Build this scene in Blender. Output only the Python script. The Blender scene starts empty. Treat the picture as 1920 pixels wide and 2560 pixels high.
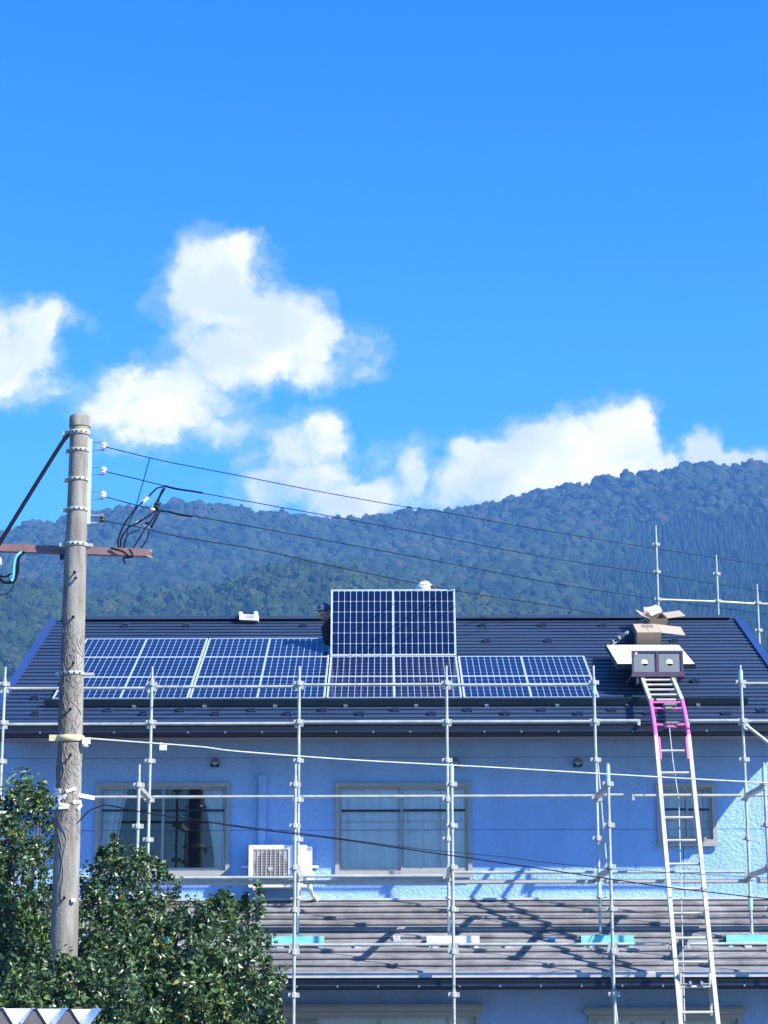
import bpy, math, random
import numpy as np
from mathutils import Vector, Matrix, noise
random.seed(7); RS=np.random.RandomState(5)
S=bpy.context.scene
COL=S.collection
# ---------------------------------------------------------------- camera
F=5190.8; PITCH=.236; ROLL=-.0027
R0=Vector((1,0,0)); U0=Vector((0,-math.sin(PITCH),math.cos(PITCH))); D0=Vector((0,math.cos(PITCH),math.sin(PITCH)))
cr,sr=math.cos(ROLL),math.sin(ROLL)
RT=R0*cr+U0*sr; UP=U0*cr-R0*sr
cam=bpy.data.cameras.new('camera'); camo=bpy.data.objects.new('camera',cam); COL.objects.link(camo)
cam.sensor_fit='VERTICAL'; cam.sensor_height=36; cam.lens=F/2560*36
cam.clip_start=.1; cam.clip_end=20000
camo.matrix_world=Matrix(((RT.x,UP.x,-D0.x,0),(RT.y,UP.y,-D0.y,0),(RT.z,UP.z,-D0.z,0),(0,0,0,1)))
S.camera=camo
GZ=-2.5   # ground level: the camera is 2.5 m above it
def ray(x,y):
    d=D0*F+RT*(x-960)+UP*(1280-y)
    return d/d.y
def at(x,y,Y): return ray(x,y)*Y
def onplane(x,y,Y0,Z0,t):
    d=ray(x,y)          # z = Z0 + t (Y-Y0)
    Y=(Z0-t*Y0)/(d.z-t)
    return d*Y
# ---------------------------------------------------------------- materials
MATS={}
def mat(name,col,rough=.6,metal=0,bump=0,bscale=20,var=0,vscale=5,col2=None,spec=.5,stretch=None,coat=0,isl=0,detail=5):
    if name in MATS: return MATS[name]
    m=bpy.data.materials.new(name); m.use_nodes=True; MATS[name]=m
    nt=m.node_tree; N=nt.nodes; L=nt.links
    b=N['Principled BSDF']
    b.inputs['Roughness'].default_value=rough; b.inputs['Metallic'].default_value=metal
    b.inputs['Specular IOR Level'].default_value=spec
    if coat: b.inputs['Coat Weight'].default_value=coat; b.inputs['Coat Roughness'].default_value=.05
    c=(*col,1); b.inputs['Base Color'].default_value=c
    tc=N.new('ShaderNodeTexCoord'); mp=N.new('ShaderNodeMapping'); L.new(tc.outputs['Object'],mp.inputs[0])
    if stretch: mp.inputs['Scale'].default_value=stretch
    last=None
    if var:
        n=N.new('ShaderNodeTexNoise'); n.inputs['Scale'].default_value=vscale; n.inputs['Detail'].default_value=detail; n.inputs['Roughness'].default_value=.62
        L.new(mp.outputs[0],n.inputs[0])
        r=N.new('ShaderNodeMapRange'); r.inputs['From Min'].default_value=.32; r.inputs['From Max'].default_value=.68
        L.new(n.outputs['Fac'],r.inputs[0])
        mx=N.new('ShaderNodeMix'); mx.data_type='RGBA'
        c2=col2 or tuple(x*(1-var) for x in col)
        mx.inputs[6].default_value=c; mx.inputs[7].default_value=(*c2,1)
        if col2:
            mu=N.new('ShaderNodeMath'); mu.operation='MULTIPLY'; mu.inputs[1].default_value=var; L.new(r.outputs[0],mu.inputs[0]); L.new(mu.outputs[0],mx.inputs[0])
        else: L.new(r.outputs[0],mx.inputs[0])
        last=mx.outputs[2]
    if isl:
        g=N.new('ShaderNodeNewGeometry'); h=N.new('ShaderNodeHueSaturation')
        if last: L.new(last,h.inputs['Color'])
        else: h.inputs['Color'].default_value=c
        r2=N.new('ShaderNodeMapRange'); r2.inputs['To Min'].default_value=1-isl; r2.inputs['To Max'].default_value=1+isl
        L.new(g.outputs['Random Per Island'],r2.inputs[0]); L.new(r2.outputs[0],h.inputs['Value']); last=h.outputs[0]
    if last: L.new(last,b.inputs['Base Color'])
    if bump:
        n=N.new('ShaderNodeTexNoise'); n.inputs['Scale'].default_value=bscale; n.inputs['Detail'].default_value=3; n.inputs['Distortion'].default_value=.6
        L.new(tc.outputs['Object'],n.inputs[0])
        bm=N.new('ShaderNodeBump'); bm.inputs['Strength'].default_value=1; bm.inputs['Distance'].default_value=bump
        L.new(n.outputs['Fac'],bm.inputs['Height']); L.new(bm.outputs[0],b.inputs['Normal'])
    return m
M=dict(
 wall=mat('stucco_pale_blue',(.31,.51,.83),.9,bump=.02,bscale=30,var=.16,vscale=1.1,stretch=(2.2,1,.45),spec=.2),
 alu=mat('window_aluminium',(.36,.35,.33),.45,.1,var=.1,vscale=3),
 galv=mat('galvanised_tube',(.46,.50,.45),.42,.12,var=.8,vscale=7,col2=(.26,.28,.25)),
 galvt=mat('galvanised_tube_tealed',(.30,.62,.64),.45,.1,var=.5,vscale=7,col2=(.62,.68,.66)),
 clamp=mat('galvanised_clamp',(.48,.50,.46),.45,.1,var=.2,vscale=30),
 slate=mat('roof_slate_blue_black',(.020,.038,.082),.45,0,bump=.003,bscale=30,var=.6,vscale=1.1,col2=(.042,.068,.125),stretch=(.5,1,1),spec=.6),
 slate2=mat('worn_slate_grey',(.30,.285,.275),.8,0,bump=.004,bscale=25,var=1,vscale=2.2,col2=(.12,.115,.12),stretch=(1.2,.8,1)),
 flash=mat('metal_flashing_blue',(.03,.065,.19),.4,.2,var=.15,vscale=2),
 flash2=mat('eave_flashing_pale',(.6,.58,.56),.5,.1,var=.3,vscale=5),
 black=mat('black_gutter',(.010,.011,.014),.4,0,var=.3,vscale=4,spec=.4),
 dark=mat('dark_rail',(.018,.035,.045),.45,.3,var=.3,vscale=3),
 soffit=mat('soffit_board',(.25,.26,.29),.8,var=.1,vscale=3),
 inner=mat('room_dark',(.20,.20,.21),.9,var=.2,vscale=2),
 curtain=mat('curtain_cloth',(.88,.89,.90),.9,var=.15,vscale=6,stretch=(4,1,.4)),
 silver=mat('panel_frame_silver',(.62,.68,.70),.4,.25,var=.08,vscale=10),
 backsheet=mat('panel_backsheet_white',(.86,.87,.88),.5,var=.06,vscale=4),
 conc=mat('pole_concrete',(.30,.285,.245),.9,bump=.006,bscale=45,var=1,vscale=4,col2=(.135,.12,.095),stretch=(3,3,.45)),
 concs=mat('pole_moss',(.24,.22,.08),.9,var=.5,vscale=14,col2=(.36,.34,.30)),
 brown=mat('crossarm_brown',(.175,.095,.095),.5,.2,var=.4,vscale=5,col2=(.26,.17,.16)),
 porc=mat('porcelain_white',(.8,.8,.77),.2,var=.1,vscale=20),
 porcd=mat('porcelain_dark',(.05,.06,.05),.25,var=.1,vscale=20),
 cable=mat('cable_black',(.004,.006,.018),.8,var=.2,vscale=8,spec=.15),
 cablel=mat('cable_grey',(.50,.54,.58),.5,var=.3,vscale=8),
 cableb=mat('cable_blue',(.10,.42,.62),.4,var=.1,vscale=8),
 vine=mat('dry_vine_bark',(.26,.22,.18),.95,var=.4,vscale=20),
 strap=mat('strap_cream',(.62,.53,.30),.7,var=.4,vscale=16,col2=(.42,.34,.18)),
 acw=mat('ac_white',(.80,.80,.80),.45,var=.05,vscale=5),
 acg=mat('ac_grille',(.43,.40,.37),.6,var=.1,vscale=8),
 teal=mat('board_teal',(.10,.50,.52),.6,var=.6,vscale=9,col2=(.35,.68,.68),stretch=(.5,2,2)),
 tealw=mat('board_white_worn',(.62,.72,.76),.6,var=.7,vscale=9,col2=(.75,.78,.78),stretch=(.5,2,2)),
 plank=mat('deck_plank',(.42,.43,.40),.6,.2,var=.5,vscale=6,col2=(.30,.27,.22)),
 lad=mat('ladder_aluminium',(.58,.555,.45),.4,.1,var=.3,vscale=5),
 pink=mat('ladder_pink',(.85,.13,.40),.4,0,var=.35,vscale=10,col2=(.80,.22,.45)),
 mauve=mat('carriage_mauve',(.11,.065,.11),.5,.2,var=.3,vscale=12),
 slateg=mat('carriage_mesh_grey',(.16,.19,.19),.6,.1,var=.5,vscale=18,col2=(.24,.26,.24)),
 card=mat('cardboard',(.24,.18,.12),.9,var=.15,vscale=8),
 cardi=mat('cardboard_light',(.42,.34,.24),.9,var=.1,vscale=8),
 paper=mat('paper_white',(.8,.79,.76),.8,var=.06,vscale=8),
 lump=mat('soft_black',(.012,.012,.016),.7,bump=.01,bscale=12,var=.3,vscale=8),
 steel=mat('bracket_steel',(.35,.37,.42),.4,.6,var=.2,vscale=20),
 shed=mat('shed_sheet_white',(.72,.76,.80),.4,.2,var=.12,vscale=4),
 shedc=mat('shed_closure_grey',(.15,.135,.13),.7,var=.2,vscale=14),
 bark=mat('bark',(.11,.085,.065),.9,bump=.006,bscale=30,var=.4,vscale=12),
 leaf=mat('leaf_dark_green',(.028,.080,.026),.36,0,var=.9,vscale=1.8,col2=(.105,.165,.045),isl=.65,spec=.7),
 leafy=mat('leaf_yellow_green',(.17,.18,.035),.45,0,isl=.4,spec=.4),
 ground=mat('ground_gravel',(.16,.15,.13),.95,bump=.02,bscale=8,var=.5,vscale=.5),
 hill=mat('hill_soil',(.02,.03,.02),.95,var=.4,vscale=.01),
 skin=mat('skin',(.45,.27,.20),.6,var=.1,vscale=12),
 capb=mat('cap_blue',(.055,.08,.16),.7,var=.2,vscale=10),
 redb=mat('jacket_dark_red',(.045,.022,.026),.9,var=.3,vscale=12),
 jean=mat('trousers_grey',(.03,.035,.05),.9,var=.3,vscale=12),
 hatw=mat('helmet_white',(.82,.80,.72),.4,var=.1,vscale=6),
 shirt=mat('shirt_beige',(.5,.46,.40),.9,var=.15,vscale=10),
 boot=mat('boot_black',(.02,.02,.02),.6,var=.2,vscale=10),
)
def leafish(m,tr=.25):
    nt=m.node_tree; b=nt.nodes['Principled BSDF']; out=[n for n in nt.nodes if n.type=='OUTPUT_MATERIAL'][0]
    t=nt.nodes.new('ShaderNodeBsdfTranslucent'); mx=nt.nodes.new('ShaderNodeMixShader'); mx.inputs[0].default_value=tr
    lk=b.inputs['Base Color'].links
    if lk: nt.links.new(lk[0].from_socket,t.inputs[0])
    nt.links.new(b.outputs[0],mx.inputs[1]); nt.links.new(t.outputs[0],mx.inputs[2]); nt.links.new(mx.outputs[0],out.inputs[0])
leafish(M['leaf'],.18); leafish(M['leafy'],.3)
def canopy_mat(name,a,b,c):
    m=mat(name,a,.95,0,var=1,vscale=.012,col2=b,isl=.38,spec=.1,detail=3)
    nt=m.node_tree; N=nt.nodes; L=nt.links
    n=N.new('ShaderNodeTexNoise'); n.inputs['Scale'].default_value=.62; n.inputs['Detail'].default_value=5; n.inputs['Roughness'].default_value=.72
    tc=[x for x in N if x.type=='TEX_COORD'][0]; L.new(tc.outputs['Object'],n.inputs[0])
    bm=N.new('ShaderNodeBump'); bm.inputs['Distance'].default_value=5.0; bm.inputs['Strength'].default_value=1
    L.new(n.outputs['Fac'],bm.inputs['Height']); L.new(bm.outputs[0],N['Principled BSDF'].inputs['Normal'])
    # a few crowns turning brownish, picked per crown
    g=[x for x in N if x.type=='NEW_GEOMETRY'][0]
    gt=N.new('ShaderNodeMath'); gt.operation='GREATER_THAN'; gt.inputs[1].default_value=.9; L.new(g.outputs['Random Per Island'],gt.inputs[0])
    mu=N.new('ShaderNodeMath'); mu.operation='MULTIPLY'; mu.inputs[1].default_value=.7; L.new(gt.outputs[0],mu.inputs[0])
    mx=N.new('ShaderNodeMix'); mx.data_type='RGBA'; L.new(mu.outputs[0],mx.inputs[0])
    bc=N['Principled BSDF'].inputs['Base Color']; L.new(bc.links[0].from_socket,mx.inputs[6]); mx.inputs[7].default_value=(*c,1)
    L.new(mx.outputs[2],bc)
    return m
M['canopy']=canopy_mat('broadleaf_canopy',(.036,.072,.028),(.075,.112,.038),(.11,.10,.05))
M['canopyn']=canopy_mat('near_canopy',(.040,.085,.022),(.080,.130,.034),(.13,.13,.05))
M['cedar']=canopy_mat('cedar_canopy',(.028,.068,.034),(.045,.09,.045),(.05,.08,.04))
# glass: clear pane that mirrors the sky by Fresnel
g=bpy.data.materials.new('window_glass'); g.use_nodes=True; nt=g.node_tree; nt.nodes.clear()
o=nt.nodes.new('ShaderNodeOutputMaterial'); mx=nt.nodes.new('ShaderNodeMixShader'); t=nt.nodes.new('ShaderNodeBsdfTransparent'); t.inputs[0].default_value=(1,1,1,1)
gl=nt.nodes.new('ShaderNodeBsdfGlossy'); gl.inputs['Roughness'].default_value=.02; fr=nt.nodes.new('ShaderNodeFresnel'); fr.inputs[0].default_value=1.6
nt.links.new(fr.outputs[0],mx.inputs[0]); nt.links.new(t.outputs[0],mx.inputs[1]); nt.links.new(gl.outputs[0],mx.inputs[2]); nt.links.new(mx.outputs[0],o.inputs[0]); M['glass']=g
# solar cell face: 20 x 6 half cells with chamfered corners, busbars, white backsheet gaps (object coords, metres)
PW,PH,PT=1.755,1.035,.038
def cell_mat():
    m=bpy.data.materials.new('solar_cells'); m.use_nodes=True; nt=m.node_tree; N=nt.nodes; L=nt.links; b=N['Principled BSDF']
    tc=N.new('ShaderNodeTexCoord'); sp=N.new('ShaderNodeSeparateXYZ'); L.new(tc.outputs['Object'],sp.inputs[0])
    def op(o,a,bb=None,c=None):
        n=N.new('ShaderNodeMath'); n.operation=o
        for i,v in enumerate((a,bb,c)):
            if v is None: continue
            if isinstance(v,(int,float)): n.inputs[i].default_value=v
            else: L.new(v,n.inputs[i])
        return n.outputs[0]
    x=sp.outputs[0]; y=sp.outputs[1]
    ax=op('ABSOLUTE',x); cx=.0845; u=op('SUBTRACT',ax,.011)
    fx=op('MULTIPLY',op('SUBTRACT',op('FRACT',op('DIVIDE',u,cx)),.5),cx)
    cy=.1655; v=op('ADD',y,cy*3)
    fy=op('MULTIPLY',op('SUBTRACT',op('FRACT',op('DIVIDE',v,cy)),.5),cy)
    afx=op('ABSOLUTE',fx); afy=op('ABSOLUTE',fy)
    inx=op('LESS_THAN',afx,cx/2-.0030); iny=op('LESS_THAN',afy,cy/2-.0016)
    ch=op('LESS_THAN',op('ADD',afx,afy),cx/2+cy/2-.014)
    ins=op('MULTIPLY',op('MULTIPLY',inx,iny),ch)
    ins=op('MULTIPLY',ins,op('GREATER_THAN',u,0)); ins=op('MULTIPLY',ins,op('LESS_THAN',u,cx*10)); ins=op('MULTIPLY',ins,op('LESS_THAN',op('ABSOLUTE',y),cy*3))
    # busbars run across: thin lines at fixed y inside each cell
    bb=op('FRACT',op('DIVIDE',v,cy/5)); bus=op('LESS_THAN',op('ABSOLUTE',op('SUBTRACT',bb,.5)),.035)
    mx=N.new('ShaderNodeMix'); mx.data_type='RGBA'; mx.inputs[6].default_value=(.003,.010,.045,1); mx.inputs[7].default_value=(.035,.045,.08,1)
    L.new(bus,mx.inputs[0])
    m2=N.new('ShaderNodeMix'); m2.data_type='RGBA'; m2.inputs[6].default_value=(.36,.43,.56,1); L.new(mx.outputs[2],m2.inputs[7]); L.new(ins,m2.inputs[0])
    L.new(m2.outputs[2],b.inputs['Base Color']); b.inputs['Roughness'].default_value=.14; b.inputs['Specular IOR Level'].default_value=.22
    b.inputs['Roughness'].default_value=.12
    return m
M['cells']=cell_mat()
# ---------------------------------------------------------------- mesh builder
class MB:
    def __init__(s): s.v=[]; s.f=[]; s.sm=[]
    def add(s,vs,fs,smooth=False):
        o=len(s.v); s.v+= [Vector(v) for v in vs]; s.f+=[tuple(i+o for i in f) for f in fs]; s.sm+=[smooth]*len(fs); return s
    def box(s,a,b,rot=None,piv=None):
        x0,y0,z0=a; x1,y1,z1=b
        vs=[Vector(p) for p in ((x0,y0,z0),(x1,y0,z0),(x1,y1,z0),(x0,y1,z0),(x0,y0,z1),(x1,y0,z1),(x1,y1,z1),(x0,y1,z1))]
        if rot is not None:
            pv=Vector(piv) if piv is not None else sum(vs,Vector())/8
            vs=[pv+rot@(v-pv) for v in vs]
        return s.add(vs,[(0,3,2,1),(4,5,6,7),(0,1,5,4),(1,2,6,5),(2,3,7,6),(3,0,4,7)])
    def obox(s,c,ax,ay,az):
        c=Vector(c); ax=Vector(ax)/2; ay=Vector(ay)/2; az=Vector(az)/2
        vs=[c+ax*i+ay*j+az*k for k in(-1,1) for (i,j) in((-1,-1),(1,-1),(1,1),(-1,1))]
        return s.add(vs,[(0,3,2,1),(4,5,6,7),(0,1,5,4),(1,2,6,5),(2,3,7,6),(3,0,4,7)])
    def bar(s,p,q,w,h,upv=(0,0,1)):
        p=Vector(p); q=Vector(q); d=q-p; n=d.normalized(); sx=n.cross(Vector(upv)).normalized(); uz=sx.cross(n)
        return s.obox((p+q)/2,sx*w,d,uz*h)
    def tube(s,pts,r,n=8,caps=True,smooth=True):
        pts=[Vector(p) for p in pts]; rs=r if isinstance(r,(list,tuple)) else [r]*len(pts)
        vs=[];prev=None
        for i,p in enumerate(pts):
            d=(pts[min(i+1,len(pts)-1)]-pts[max(i-1,0)]).normalized()
            if prev is None:
                a=Vector((0,0,1)) if abs(d.z)<.9 else Vector((0,1,0)); u=d.cross(a).normalized()
            else: u=(prev-d*prev.dot(d)).normalized()
            w=d.cross(u); prev=u
            for k in range(n):
                t=2*math.pi*k/n; vs.append(p+(u*math.cos(t)+w*math.sin(t))*rs[i])
        fs=[]
        for i in range(len(pts)-1):
            for k in range(n): fs.append((i*n+k,i*n+(k+1)%n,(i+1)*n+(k+1)%n,(i+1)*n+k))
        s.add(vs,fs,smooth)
        if caps:
            s.add(vs[:n],[tuple(range(n))[::-1]]); s.add(vs[-n:],[tuple(range(n))])
        return s
    def lathe(s,c,prof,n=20,axis=(0,0,1)):
        c=Vector(c); a=Vector(axis).normalized(); u=a.orthogonal().normalized(); w=a.cross(u)
        vs=[c+a*h+(u*math.cos(2*math.pi*k/n)+w*math.sin(2*math.pi*k/n))*r for r,h in prof for k in range(n)]
        fs=[(i*n+k,i*n+(k+1)%n,(i+1)*n+(k+1)%n,(i+1)*n+k) for i in range(len(prof)-1) for k in range(n)]
        s.add(vs,fs,True); s.add(vs[:n],[tuple(range(n))[::-1]]); s.add(vs[-n:],[tuple(range(n))]); return s
    def ell(s,c,r,n=14,m=9,rot=None):
        c=Vector(c); vs=[];fs=[]
        for j in range(m+1):
            ph=math.pi*j/m
            for k in range(n):
                t=2*math.pi*k/n; v=Vector((r[0]*math.sin(ph)*math.cos(t),r[1]*math.sin(ph)*math.sin(t),r[2]*math.cos(ph)))
                if rot is not None: v=rot@v
                vs.append(c+v)
        for j in range(m):
            for k in range(n): fs.append((j*n+k,(j+1)*n+k,(j+1)*n+(k+1)%n,j*n+(k+1)%n))
        return s.add(vs,fs,True)
    def build(s,name,m,parent=None,loc=None):
        me=bpy.data.meshes.new(name)
        off=Vector(loc) if loc is not None else (wloc(parent) if parent else Vector((0,0,0)))
        me.from_pydata([tuple(v-off) for v in s.v],[],s.f)
        me.polygons.foreach_set('use_smooth',s.sm); me.update()
        ob=bpy.data.objects.new(name,me); COL.objects.link(ob); me.materials.append(M[m] if isinstance(m,str) else m)
        if parent: ob.parent=parent
        elif loc is not None: ob.location=off
        return ob
def wloc(o):
    p=Vector((0,0,0))
    while o: p+=o.location; o=o.parent
    return p
def tag(o,label=None,cat=None,group=None,kind=None):
    if label: o['label']=label
    if cat: o['category']=cat
    if group: o['group']=group
    if kind: o['kind']=kind
    return o
def empty(name,loc,label=None,cat=None,group=None):
    o=bpy.data.objects.new(name,None); COL.objects.link(o); o.location=loc; o.empty_display_size=.2
    return tag(o,label,cat,group)
def copy_tree(o,parent=None):
    c=o.copy(); COL.objects.link(c); c.parent=parent
    for ch in [x for x in bpy.data.objects if x.parent==o and x!=c]: copy_tree(ch,c)
    return c
def npmesh(name,V,Fq,m,smooth=False):
    me=bpy.data.meshes.new(name); k=Fq.shape[1]
    me.vertices.add(len(V)); me.vertices.foreach_set('co',V.astype(np.float32).ravel())
    me.loops.add(len(Fq)*k); me.loops.foreach_set('vertex_index',Fq.astype(np.int32).ravel())
    me.polygons.add(len(Fq)); me.polygons.foreach_set('loop_start',np.arange(0,len(Fq)*k,k,dtype=np.int32))
    me.polygons.foreach_set('loop_total',np.full(len(Fq),k,dtype=np.int32))
    me.polygons.foreach_set('use_smooth',np.full(len(Fq),smooth)); me.update(calc_edges=True); me.validate()
    ob=bpy.data.objects.new(name,me); COL.objects.link(ob); me.materials.append(m); return ob
def spline(pts,n=8):
    P=[Vector(p) for p in pts]
    if len(P)<3: return P
    Q=[P[0]*2-P[1]]+P+[P[-1]*2-P[-2]]; out=[]
    for i in range(1,len(Q)-2):
        for k in range(n):
            t=k/n; a,b,c,d=Q[i-1],Q[i],Q[i+1],Q[i+2]
            out.append(.5*((2*b)+(c-a)*t+(2*a-5*b+4*c-d)*t*t+(-a+3*b-3*c+d)*t**3))
    out.append(P[-1]); return out
# ================================================================ SETTING
MB().add([(-2400,-100,GZ),(2400,-100,GZ),(2400,2700,GZ),(-2400,2700,GZ)],[(0,1,2,3)]).build('ground','ground')
tag(bpy.data.objects['ground'],kind='structure')
def interp(px,prof):
    xs=[p[0] for p in prof]; ys=[p[1] for p in prof]
    return np.interp(px,xs,ys)
K=1.1573
RIDGE=[(-900,1420),(-400,1375),(0,1328),(70,1311),(140,1298),(231,1285),(347,1267),(440,1256),(509,1253),(579,1264),(636,1282),(717,1287),(810,1293),(926,1290),(1018,1277),(1111,1277),(1203,1262),(1273,1247),(1366,1221),(1481,1201),(1562,1186),(1655,1175),(1713,1161),(1805,1158),(1920,1157),(2300,1165),(2900,1260)]
SPUR=[(-900,1440),(-300,1440),(0,1440),(116,1462),(231,1490),(400,1492),(560,1462),(650,1425),(740,1410),(830,1412),(926,1436),(1041,1470),(1215,1492),(1330,1515),(1450,1548),(1600,1572),(2000,1580),(2900,1590)]
def smoothnoise(x,y,s,seed=0): return noise.noise(Vector((x/s,y/s,seed*7.3)))
def terrain(prof,Y0,Y1,ybot,name,nx=160,ns=26,rel=30,p=1.0):
    V=[];H=[]
    xs=np.linspace(-900,2900,nx)
    for j in range(ns+6):
        s=j/ns
        for x in xs:
            yr=float(interp(x,prof))+(12 if Y1>2000 else 16)
            if s<=1:
                y=ybot+(yr-ybot)*s**p; Y=Y0+(Y1-Y0)*s; q=at(x,y,Y)
            else:
                q=at(x,yr,Y1); X=q.x; dz=(s-1)*Y1*.35*(1+(s-1)*3); q=Vector((X,Y1+(s-1)*Y1*.9,max(q.z-dz*1.6,GZ-5)))
            w=math.sin(min(s,1)*math.pi)
            q.z+=rel*w*smoothnoise(q.x,q.y,Y1*.09,1)
            V.append(q)
    n=nx; Fq=[(j*n+i,j*n+i+1,(j+1)*n+i+1,(j+1)*n+i) for j in range(ns+5) for i in range(n-1)]
    me=bpy.data.meshes.new(name); me.from_pydata([tuple(v) for v in V],[],Fq); me.polygons.foreach_set('use_smooth',[True]*len(Fq)); me.materials.append(M['hill'])
    ob=bpy.data.objects.new(name,me); COL.objects.link(ob); tag(ob,kind='structure')
    A=np.array([tuple(v) for v in V]).reshape(ns+6,nx,3)
    def samp(px,s):
        fi=(px+900)/3800*(nx-1); fj=s*ns; i=int(min(max(fi,0),nx-2)); j=int(min(fj,ns+4)); a=fi-i; b=fj-j
        return A[j,i]*(1-a)*(1-b)+A[j,i+1]*a*(1-b)+A[j+1,i]*(1-a)*b+A[j+1,i+1]*a*b
    return samp
main=terrain(RIDGE,1150,2100,1720,'hills')
spur=terrain(SPUR,520,1250,2556,'hills',rel=10,ns=60)
# crown prototypes
def ico(sub):
    t=(1+5**.5)/2
    V=[Vector(v).normalized() for v in ((-1,t,0),(1,t,0),(-1,-t,0),(1,-t,0),(0,-1,t),(0,1,t),(0,-1,-t),(0,1,-t),(t,0,-1),(t,0,1),(-t,0,-1),(-t,0,1))]
    Fc=[(0,11,5),(0,5,1),(0,1,7),(0,7,10),(0,10,11),(1,5,9),(5,11,4),(11,10,2),(10,7,6),(7,1,8),(3,9,4),(3,4,2),(3,2,6),(3,6,8),(3,8,9),(4,9,5),(2,4,11),(6,2,10),(8,6,7),(9,8,1)]
    for _ in range(sub):
        c={};F2=[]
        def mid(a,b):
            k=(min(a,b),max(a,b))
            if k not in c: V.append(((V[a]+V[b])/2).normalized()); c[k]=len(V)-1
            return c[k]
        for a,b,d in Fc:
            x,y,z=mid(a,b),mid(b,d),mid(d,a); F2+=[(a,x,z),(b,y,x),(d,z,y),(x,y,z)]
        Fc=F2
    return V,Fc
def crowns(sub,k,amp):
    V,Fc=ico(sub); out=[]
    for s in range(k):
        P=[]
        for v in V:
            d=1+amp*noise.noise(v*1.6+Vector((s*9,0,0)))+amp*.8*abs(noise.noise(v*3.4+Vector((0,s*9,0))))+amp*.5*noise.noise(v*7+Vector((0,s*9,3)))
            P.append(v*d)
        out.append(np.array([tuple(p) for p in P]))
    return out,np.array(Fc)
def forest(name,pts,sub,amp,m,label,cone=False,kvar=7):
    """pts: list of (x,y,z,radius,heightfactor)"""
    pro,Fc=crowns(sub,kvar,amp)
    if cone:
        for P in pro:
            z=P[:,2].copy(); w=np.clip((1-z)/2,0.03,1)**.75; P[:,0]*=w*1.0; P[:,1]*=w*1.0; P[:,2]=z*1.9+.5
    nv=len(pro[0]); VV=np.empty((len(pts)*nv,3)); FF=np.empty((len(pts)*len(Fc),3),dtype=np.int64)
    for i,(x,y,z,r,h) in enumerate(pts):
        P=pro[i%kvar]; a=RS.uniform(0,6.28); c,s=math.cos(a),math.sin(a)
        Q=np.stack([(P[:,0]*c-P[:,1]*s)*r+x,(P[:,0]*s+P[:,1]*c)*r+y,P[:,2]*r*h+z],1)
        VV[i*nv:(i+1)*nv]=Q; FF[i*len(Fc):(i+1)*len(Fc)]=Fc+i*nv
    ob=npmesh(name,VV,FF,m,True)
    return tag(ob,label,'forest',kind='stuff')
def cedarzone(px,py):
    return px>1530+140*noise.noise(Vector((px/70,py/45,0)))+60*noise.noise(Vector((px/20,py/15,4))) and py>1300+max(0,(1700-px))*.42+60*noise.noise(Vector((px/80,py/60,9)))
mp_,cp_=[],[]
for j in range(78):
    s=(j+.5)/77.2
    for i in range(204):
        px=-500+(i+RS.uniform(-.6,.6)+(j%2)*.5)*14.8; ss=min(max(s+RS.uniform(-.011,.011),.0),1.0)
        q=main(px,ss); py=2528-q[2]/q[1]*F*1.0
        if cedarzone(px,py):
            for _ in range(2):
                cp_.append((q[0]+RS.uniform(-4,4),q[1]+RS.uniform(-8,8),q[2]+2,RS.uniform(2.2,3.1),RS.uniform(1.25,1.7)))
        else:
            r=(2.3+4.3*RS.uniform()**1.8)*(.8+.4*q[1]/2100)*(.85 if s>.97 else 1)
            mp_.append((q[0],q[1],q[2]+r*.3,r,RS.uniform(.75,1.15)))
sp_=[]
for s in [1-(k*7.5)/1090 for k in range(26)]+[.82-.0285*k for k in range(29)]:
    dense=s>.825; st=26 if dense else 62; nn_=int(3700/st)
    for i in range(nn_):
        px=-850+(i+RS.uniform(-.5,.5))*st; q=spur(px,min(max(s+RS.uniform(-.003,.003),0),1)); r=RS.uniform(2.8,5.2) if dense else RS.uniform(4.5,7.5)
        sp_.append((q[0],q[1],q[2]+r*.4,r,RS.uniform(.8,1.3)))
forest('broadleaf_forest',mp_,2,.62,M['canopy'],'hazy blue-green broadleaf forest covering the high mountain behind the roof')
forest('cedar_forest',cp_,1,.35,M['cedar'],'darker pointed cedar plantation low on the right of the mountain',cone=True)
forest('near_forest',sp_,3,.62,M['canopyn'],'greener wooded spur just above the roof ridge in front of the mountain')
# haze
hz=MB().box((-2600,-120,GZ-1),(2600,2750,590)).build('haze','ground'); tag(hz,'pale blue air between the house and the mountain','haze',kind='stuff')
hm=bpy.data.materials.new('haze_air'); hm.use_nodes=True; nt=hm.node_tree; nt.nodes.clear(); o=nt.nodes.new('ShaderNodeOutputMaterial'); pv=nt.nodes.new('ShaderNodeVolumePrincipled')
pv.inputs['Density'].default_value=HAZE=.00023; pv.inputs['Color'].default_value=(.17,.46,1,1); pv.inputs['Anisotropy'].default_value=.0
nt.links.new(pv.outputs[0],o.inputs['Volume']); hz.data.materials.clear(); hz.data.materials.append(hm)
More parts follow.
